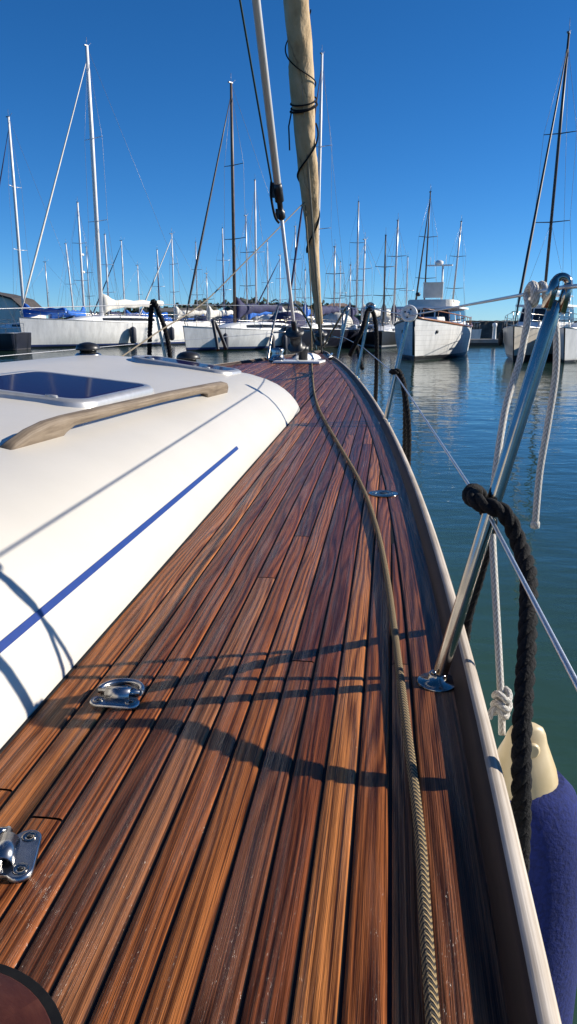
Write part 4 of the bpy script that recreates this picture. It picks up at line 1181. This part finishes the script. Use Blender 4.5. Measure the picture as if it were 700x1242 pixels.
# wheelhouse of the motor sailer
def house(root, x0, x1, w0, w1, z0, z1, m, name='wheelhouse', slope=.35, win=True, wname='window', roofm=None, over=.15, frac=(.45,.9)):
    mb = MB()
    P = lambda x, y, z: mb.vert((x, y, z))
    b = [P(x0,-w0,z0), P(x1,-w1,z0), P(x1,w1,z0), P(x0,w0,z0)]
    t = [P(x0+slope*.2,-w0*.92,z1), P(x1-slope,-w1*.88,z1), P(x1-slope,w1*.88,z1), P(x0+slope*.2,w0*.92,z1)]
    for q in ((b[0],b[1],t[1],t[0]),(b[1],b[2],t[2],t[1]),(b[2],b[3],t[3],t[2]),(b[3],b[0],t[0],t[3]),(t[0],t[1],t[2],t[3])): mb.face(list(q), None, 0, False)
    h_ = mb.build(name, m, root)
    if roofm:
        mb = MB(); c = ((x0+slope*.2+x1-slope)/2, 0, z1+.055); mb.box(c, (x1-slope-x0-slope*.2+2*over, 2*w0*.92+2*over, .10)); mb.build('roof', roofm, h_)
    if win:
        f0, f1 = frac
        def quad(a, b_, c_, d_, n, push):
            a, b_, c_, d_ = map(Vector, (a, b_, c_, d_))
            for k in range(n):
                m_ = .05; t0 = (k+m_)/n; t1 = (k+1-m_)/n
                q = [a.lerp(b_, t0).lerp(d_.lerp(c_, t0), f0), a.lerp(b_, t1).lerp(d_.lerp(c_, t1), f0), a.lerp(b_, t1).lerp(d_.lerp(c_, t1), f1), a.lerp(b_, t0).lerp(d_.lerp(c_, t0), f1)]
                nn = (q[1]-q[0]).cross(q[3]-q[0]).normalized()*push
                mb = MB(); f = [mb.vert(p+nn) for p in q]; g = [mb.vert(p-nn) for p in q]
                mb.face(f, None, 0, False); mb.face(g[::-1], None, 0, False)
                for e in range(4): mb.face([g[e], g[(e+1)%4], f[(e+1)%4], f[e]], None, 0, False)
                mb.build(wname, M['window'], h_)
        quad((x1,-w1,z0),(x1,w1,z0),(x1-slope,w1*.88,z1),(x1-slope,-w1*.88,z1), 3, .015)
        quad((x0,-w0,z0),(x1,-w1,z0),(x1-slope,-w1*.88,z1),(x0+slope*.2,-w0*.92,z1), 3, .015)
        quad((x1,w1,z0),(x0,w0,z0),(x0+slope*.2,w0*.92,z1),(x1-slope,w1*.88,z1), 3, .015)
    return h_
house(bs, -2.4, 1.0, 1.15, 1.0, 1.25, 2.45, M['gelwhite'], slope=.55, roofm=M['gelwhite'], frac=(.38,.92))
house(bs, 1.0, 3.2, 1.0, .6, 1.30, 1.72, M['gelwhite'], 'coachroof', slope=.5, win=False)
mb = MB()
for sg in (-1, 1):
    mb.tube([(-1.9, sg*.9, 2.5), (-2.0, sg*.9, 3.0)], .03, 6); mb.tube([(.2, sg*.8, 2.5), (.1, sg*.8, 3.0)], .03, 6)
    mb.tube([(.5, sg*.85, 3.0), (-2.4, sg*.95, 3.0)], .035, 6)
for x in (.4, -.5, -1.4, -2.3): mb.tube([(x, -.9, 3.0), (x, .9, 3.0)], .03, 6)
mb.build('bimini_frame', M['alu'], bs)
mb = MB(); mb.tube([(-.2, 0, 3.3), (-3.4, 0, 3.25)], [.14,.10], 8); mb.build('boom', M['mastgrey'], bs)
fq = fender_on(bs, ds, .83, 1, M['tyre'], 'black tyre fender hung on the bow of the cream motor sailer', .1, .2)
bpy.data.objects.remove(fq)
def tyre_on(root, dk, t, side, label):
    i = int(t*(len(dk)-1)); x, hb, z = dk[i]; x2, hb2, _ = dk[i+1]; o = Vector(root.location); h = root.rotation_euler.z
    nrm = Vector((-(hb2-hb), side*(x2-x), 0)).normalized() if side > 0 else Vector((-(hb2-hb), -(x2-x), 0)).normalized()
    c = Vector((x, side*hb, z-.45))+nrm*.10
    tng = Vector((0,0,1)).cross(nrm)
    mb = MB(); P = [c+tng*(.24*math.cos(2*PI*k/24))+Vector((0,0,.24*math.sin(2*PI*k/24))) for k in range(24)]
    mb.tube(P, .10, 10, closed=True); mb.tube([c+Vector((0,0,.24)), c+Vector((0,0,.7))-nrm*.05], .015, 5)
    W_ = Matrix.Rotation(h, 4, 'Z')
    mb.v = [tuple(o+(W_ @ Vector(p))) for p in mb.v]; c2 = o+(W_ @ c)
    return tag(mb.build('tyre_fender', M['tyre'], None, off=c2, loc=c2), label, 'fender')
for sd_ in (-1,):
    tyre_on(bs, ds, .80, sd_, 'black tyre fender hung on the bow of the cream motor sailer')

# fenders on the two white yachts
gw = 'fenders on the white yachts to the left'
fender_on(b1, d1, .56, 1, M['fenderdark'], 'navy fender near the middle of the largest white yacht', 1.1, .24, gw)
fender_on(b1, d1, .34, 1, M['fenderdark'], 'navy fender near the stern of the largest white yacht', .9, .22, gw)
fender_on(b4, d4, .86, 1, M['fenderdark'], 'dark fender near the bow of the dark masted white yacht', .9, .17, gw)
fender_on(b4, d4, .55, 1, M['fenderdark'], 'dark fender left of two amidships on the dark masted yacht', .9, .18, gw)
fender_on(b4, d4, .46, 1, M['fenderdark'], 'dark fender right of two amidships on the dark masted yacht', .9, .18, gw)
fender_on(b4, d4, .37, 1, M['fenderwhite'], 'white fender behind our pulpit on the dark masted yacht', .9, .18, gw)

# -- wooden motor yacht, bow towards us
tp = at_h(524, 41); hd_ = R(252)
root = empty('motor_yacht', (tp.x, tp.y, WZ), hd_, 'white planked wooden motor yacht lying bow-on across the water', 'motorboat')
rows, dk = hull_shape(10.5, 3.7, 1.55, 2.3, .28, .8, .30)
mb = MB(); i = mb.grid(rows, flip=True); mb.cap(i[0]); mb.build('hull', M['hullplank'], root)
mb = MB(); mb.grid([[(x,-hb*.985,z-.02),(x,0,z+.04),(x,hb*.985,z-.02)] for x, hb, z in dk], flip=True); mb.build('deck', M['varnish'], root)
for sg in (-1, 1):
    mb = MB(); mb.tube([(x, sg*hb, z+.03) for x, hb, z in dk], .055, 8); mb.build('rubbing_strake', M['varnish'], root)
    mb = MB(); line = [Vector((x, sg*hb*.97, z+.48)) for x, hb, z in dk[3:-1]]; mb.tube(line, .028, 6)
    for k in range(3, len(dk)-1, 2): x, hb, z = dk[k]; mb.tube([(x, sg*hb*.97, z), (x, sg*hb*.97, z+.48)], .016, 5)
    mb.build('guard_rail', M['varnish'] if sg == 1 else M['steel'], root)
    mb = MB(); x, hb, z = dk[-4]; mb.lathe([(.001,-.02),(.07,-.02),(.09,.02),(.05,.03)], (x, sg*(hb*.93+.02), z-.45), (.5, sg, 0), 12); mb.build('hawse_hole', M['black'], root)
mb = MB(); xb, hb, zb2 = dk[-1]; mb.tube([(xb+.06,0,zb2-.02), (xb-.05,0,.9), (xb-.20,0,.25)], .06, 8); mb.build('stem_band', M['black'], root)
house(root, -2.8, 2.0, 1.45, 1.15, 1.5, 2.35, M['gelwhite'], 'wheelhouse', .45, roofm=M['gelwhite'], frac=(.30,.92), over=.2)
house(root, 2.0, 3.2, .95, .7, 1.55, 1.95, M['gelwhite'], 'coachroof', .4, win=False)
mb = MB()       # flybridge with its windscreen and raised dodger
bx = lambda c, s_: mb.box(c, s_)
bx((-.6,0,2.72), (2.6,2.3,.10))
rr = []
for k in range(13):
    an = R(-90+180*k/12); x = .9+.45*math.cos(an); y = 1.15*math.sin(an); rr.append([(x, y, 2.46), (x-.14, y*.95, 2.80)])
rr = [[(-1.9,-1.15,2.46),(-1.9,-1.1,2.80)]]+rr+[[(-1.9,1.15,2.46),(-1.9,1.1,2.80)]]
mb.grid(rr, smooth=False); mb.build('flybridge', M['canvascream'], root)
mb = MB(); mb.box((-.3,-.05,3.28), (.08,1.0,.72)); mb.box((-.3,-.05,3.66), (.14,1.04,.05)); mb.build('dodger_panel', M['canvascream'], root)
mb = MB(); mb.tube([(-1.4,.25,2.6),(-1.4,.25,4.55)], .05, 8); mb.box((-1.4,.1,4.58), (.3,1.3,.06)); mb.tube([(-1.4,-.4,4.6),(-1.4,-.4,5.0)], .012, 5); mb.tube([(-1.4,.4,4.6),(-1.4,.4,5.1)], .012, 5); am = mb.build('antenna_mast', M['gelwhite'], root)
mb = MB(); mb.lathe([(.16,-.06),(.22,0),(.22,.10),(.12,.17),(.001,.18)], (-1.4,.05,4.66), seg=16); mb.build('radar_dome', M['gelwhite'], am)
mb = MB(); mb.lathe([(.02,-.02),(.11,0),(.13,.08),(.11,.16),(.02,.18)], (.8,-.65,2.98), seg=12); mb.build('searchlight', M['black'], root)

boat(60, 86, 200, 10, 3.2, 1.2, M['hullwhite'], 'far yacht with navy sprayhood between the two leftmost masts', mast_top=tz(318,86), mast_m='mastgrey', mast_r=.06, hood='canvasnavy', boom='canvasblue', spreaders=1)
boat(170, 90, 215, 9.5, 3.1, 1.2, M['hullwhite'], 'far yacht with blue sprayhood seen above the largest yacht stern', mast_top=tz(322,90), mast_r=.06, hood='canvasblue', boom='canvasblue', spreaders=1)
boat(252, 72, 235, 9.8, 3.1, 1.2, M['hullwhite'], 'white yacht with blue sprayhood just behind the bow of the dark masted yacht', mast_top=tz(332,72), mast_m='mastgrey', mast_r=.05, hood='canvasblue', boom='canvascream', spreaders=1)
boat(412, 88, 272, 9.8, 3.1, 1.2, M['hullcream'], 'far cream yacht with short mast right of the furled sail foot', mast_top=tz(318,88), mast_r=.06, hood='canvasgreen', boom='canvasnavy', spreaders=1)
boat(492, 82, 265, 9.8, 3.1, 1.2, M['hullwhite'], 'far yacht with short pale mast just left of the motor yacht', mast_top=tz(312,82), mast_r=.06, boom='canvasblue', spreaders=1)
boat(300, 66, 238, 9.8, 3.1, 1.2, M['hullwhite'], 'white yacht with cream sprayhood behind the stern of the dark masted yacht', mast_top=tz(262,66), mast_m='mastgrey', mast_r=.055, hood='canvascream', boom='canvasblue')
boat(340, 76, 225, 9.8, 3.1, 1.2, M['hullwhite'], 'yacht with navy furled jib whose mast shows right of the inner forestay foot', mast_top=tz(310,76), mast_r=.06, hood='canvasblue', boom='canvascream', furl='canvasnavy')
boat(370, 66, 262, 9.5, 3.1, 1.2, M['hullblueband'], 'white yacht with blue boot stripe tucked between the two furling drums', mast_top=tz(328,66), mast_r=.05, hood='canvasnavy', boom='canvasblue', spreaders=1)
boat(424, 60, 258, 9.5, 3.1, 1.15, M['hullblueband'], 'white yacht with blue boot stripe and green sprayhood right of the pulpit', mast_top=tz(322,60), mast_r=.045, mast_m='mastgrey', hood='canvasgreen', boom='canvasnavy', spreaders=1)
boat(212, 74, 222, 9.8, 3.1, 1.2, M['hullwhite'], 'white yacht with pale mast in the gap behind the largest yacht stern', mast_top=tz(284,74), mast_r=.06, hood='canvasnavy', boom='canvascream', furl='canvascream')
boat(110, 100, 255, 9.8, 3.1, 1.2, M['hullwhite'], 'distant yacht with grey mast just left of the tallest left mast', mast_top=tz(300,100), mast_r=.06, mast_m='mastgrey', boom='canvasnavy')
# small motor cruisers filling the berths behind
def cruiser(px, Y, head, L, B, F, hullm, label, canopy):
    r_, dk_ = boat(px, Y, head, L, B, F, hullm, label, name='motor_cruiser', cabin=False, rake=.35, rails=True)
    house(r_, -L*.28, L*.18, B*.38, B*.30, F*.92, F+.85, M['gelwhite'], 'cabin', .6, roofm=canopy, frac=(.4,.9))
    mb = MB(); mb.tube([(-L*.2, -B*.3, F+.9), (-L*.24, -B*.28, F+1.7), (-L*.24, B*.28, F+1.7), (-L*.2, B*.3, F+.9)], .05, 6); mb.build('radar_arch', M['gelwhite'], r_)
    return r_
cruiser(455, 66, 250, 8, 2.9, 1.1, M['hullwhite'], 'white motor cruiser with cream canopy left of the black yacht', M['canvascream'])
cruiser(418, 68, 265, 8, 2.9, 1.1, M['hullblueband'], 'white motor cruiser with navy roof moored right of the pulpit', M['canvasnavy'])
cruiser(345, 66, 240, 8.5, 2.9, 1.2, M['hullwhite'], 'white motor cruiser with white roof behind the inner furling drum', M['gelwhite'])
cruiser(222, 82, 230, 8, 2.9, 1.1, M['hullcream'], 'cream motor cruiser with blue roof between the two white yachts', M['canvasblue'])
cruiser(330, 84, 250, 8, 2.8, 1.1, M['hullwhite'], 'white motor cruiser with navy roof beyond the navy sprayhood', M['canvasnavy'])

# floating pontoon with posts between the motor yachts
pp = at_h(572, 60)
root = empty('pontoon', (pp.x, pp.y, WZ), 0, 'low grey pontoon with white pedestals between the two motor yachts', 'pontoon')
O = Vector(root.location)
mb = MB(); mb.box((pp.x+1, 60, WZ+.32), (9, 2.0, .25)); mb.build('deck_boards', noisy('grey_boards', (.22,.20,.18), (.34,.32,.29), 3, .9), root, off=O)
mb = MB(); mb.box((pp.x+1, 60, WZ+.08), (8.6, 1.6, .45)); mb.build('float', M['black'], root, off=O)
for k in range(4):
    c = Vector((pp.x-2.6+k*2.1, 59.4, WZ+.45)); mb = MB(); mb.lathe([(.16,0),(.15,.06),(.13,.9),(.17,.95),(.17,1.15),(.02,1.2)], c, seg=12); mb.build('pedestal', M['gelwhite'], root, off=O)
for k in range(2):
    c = Vector((pp.x-3.2+k*8.4, 61.2, WZ-.5)); mb = MB(); mb.lathe([(.16,0),(.16,2.6),(.02,2.75)], c, seg=12); mb.build('pile', M['mastdark'], root, off=O)
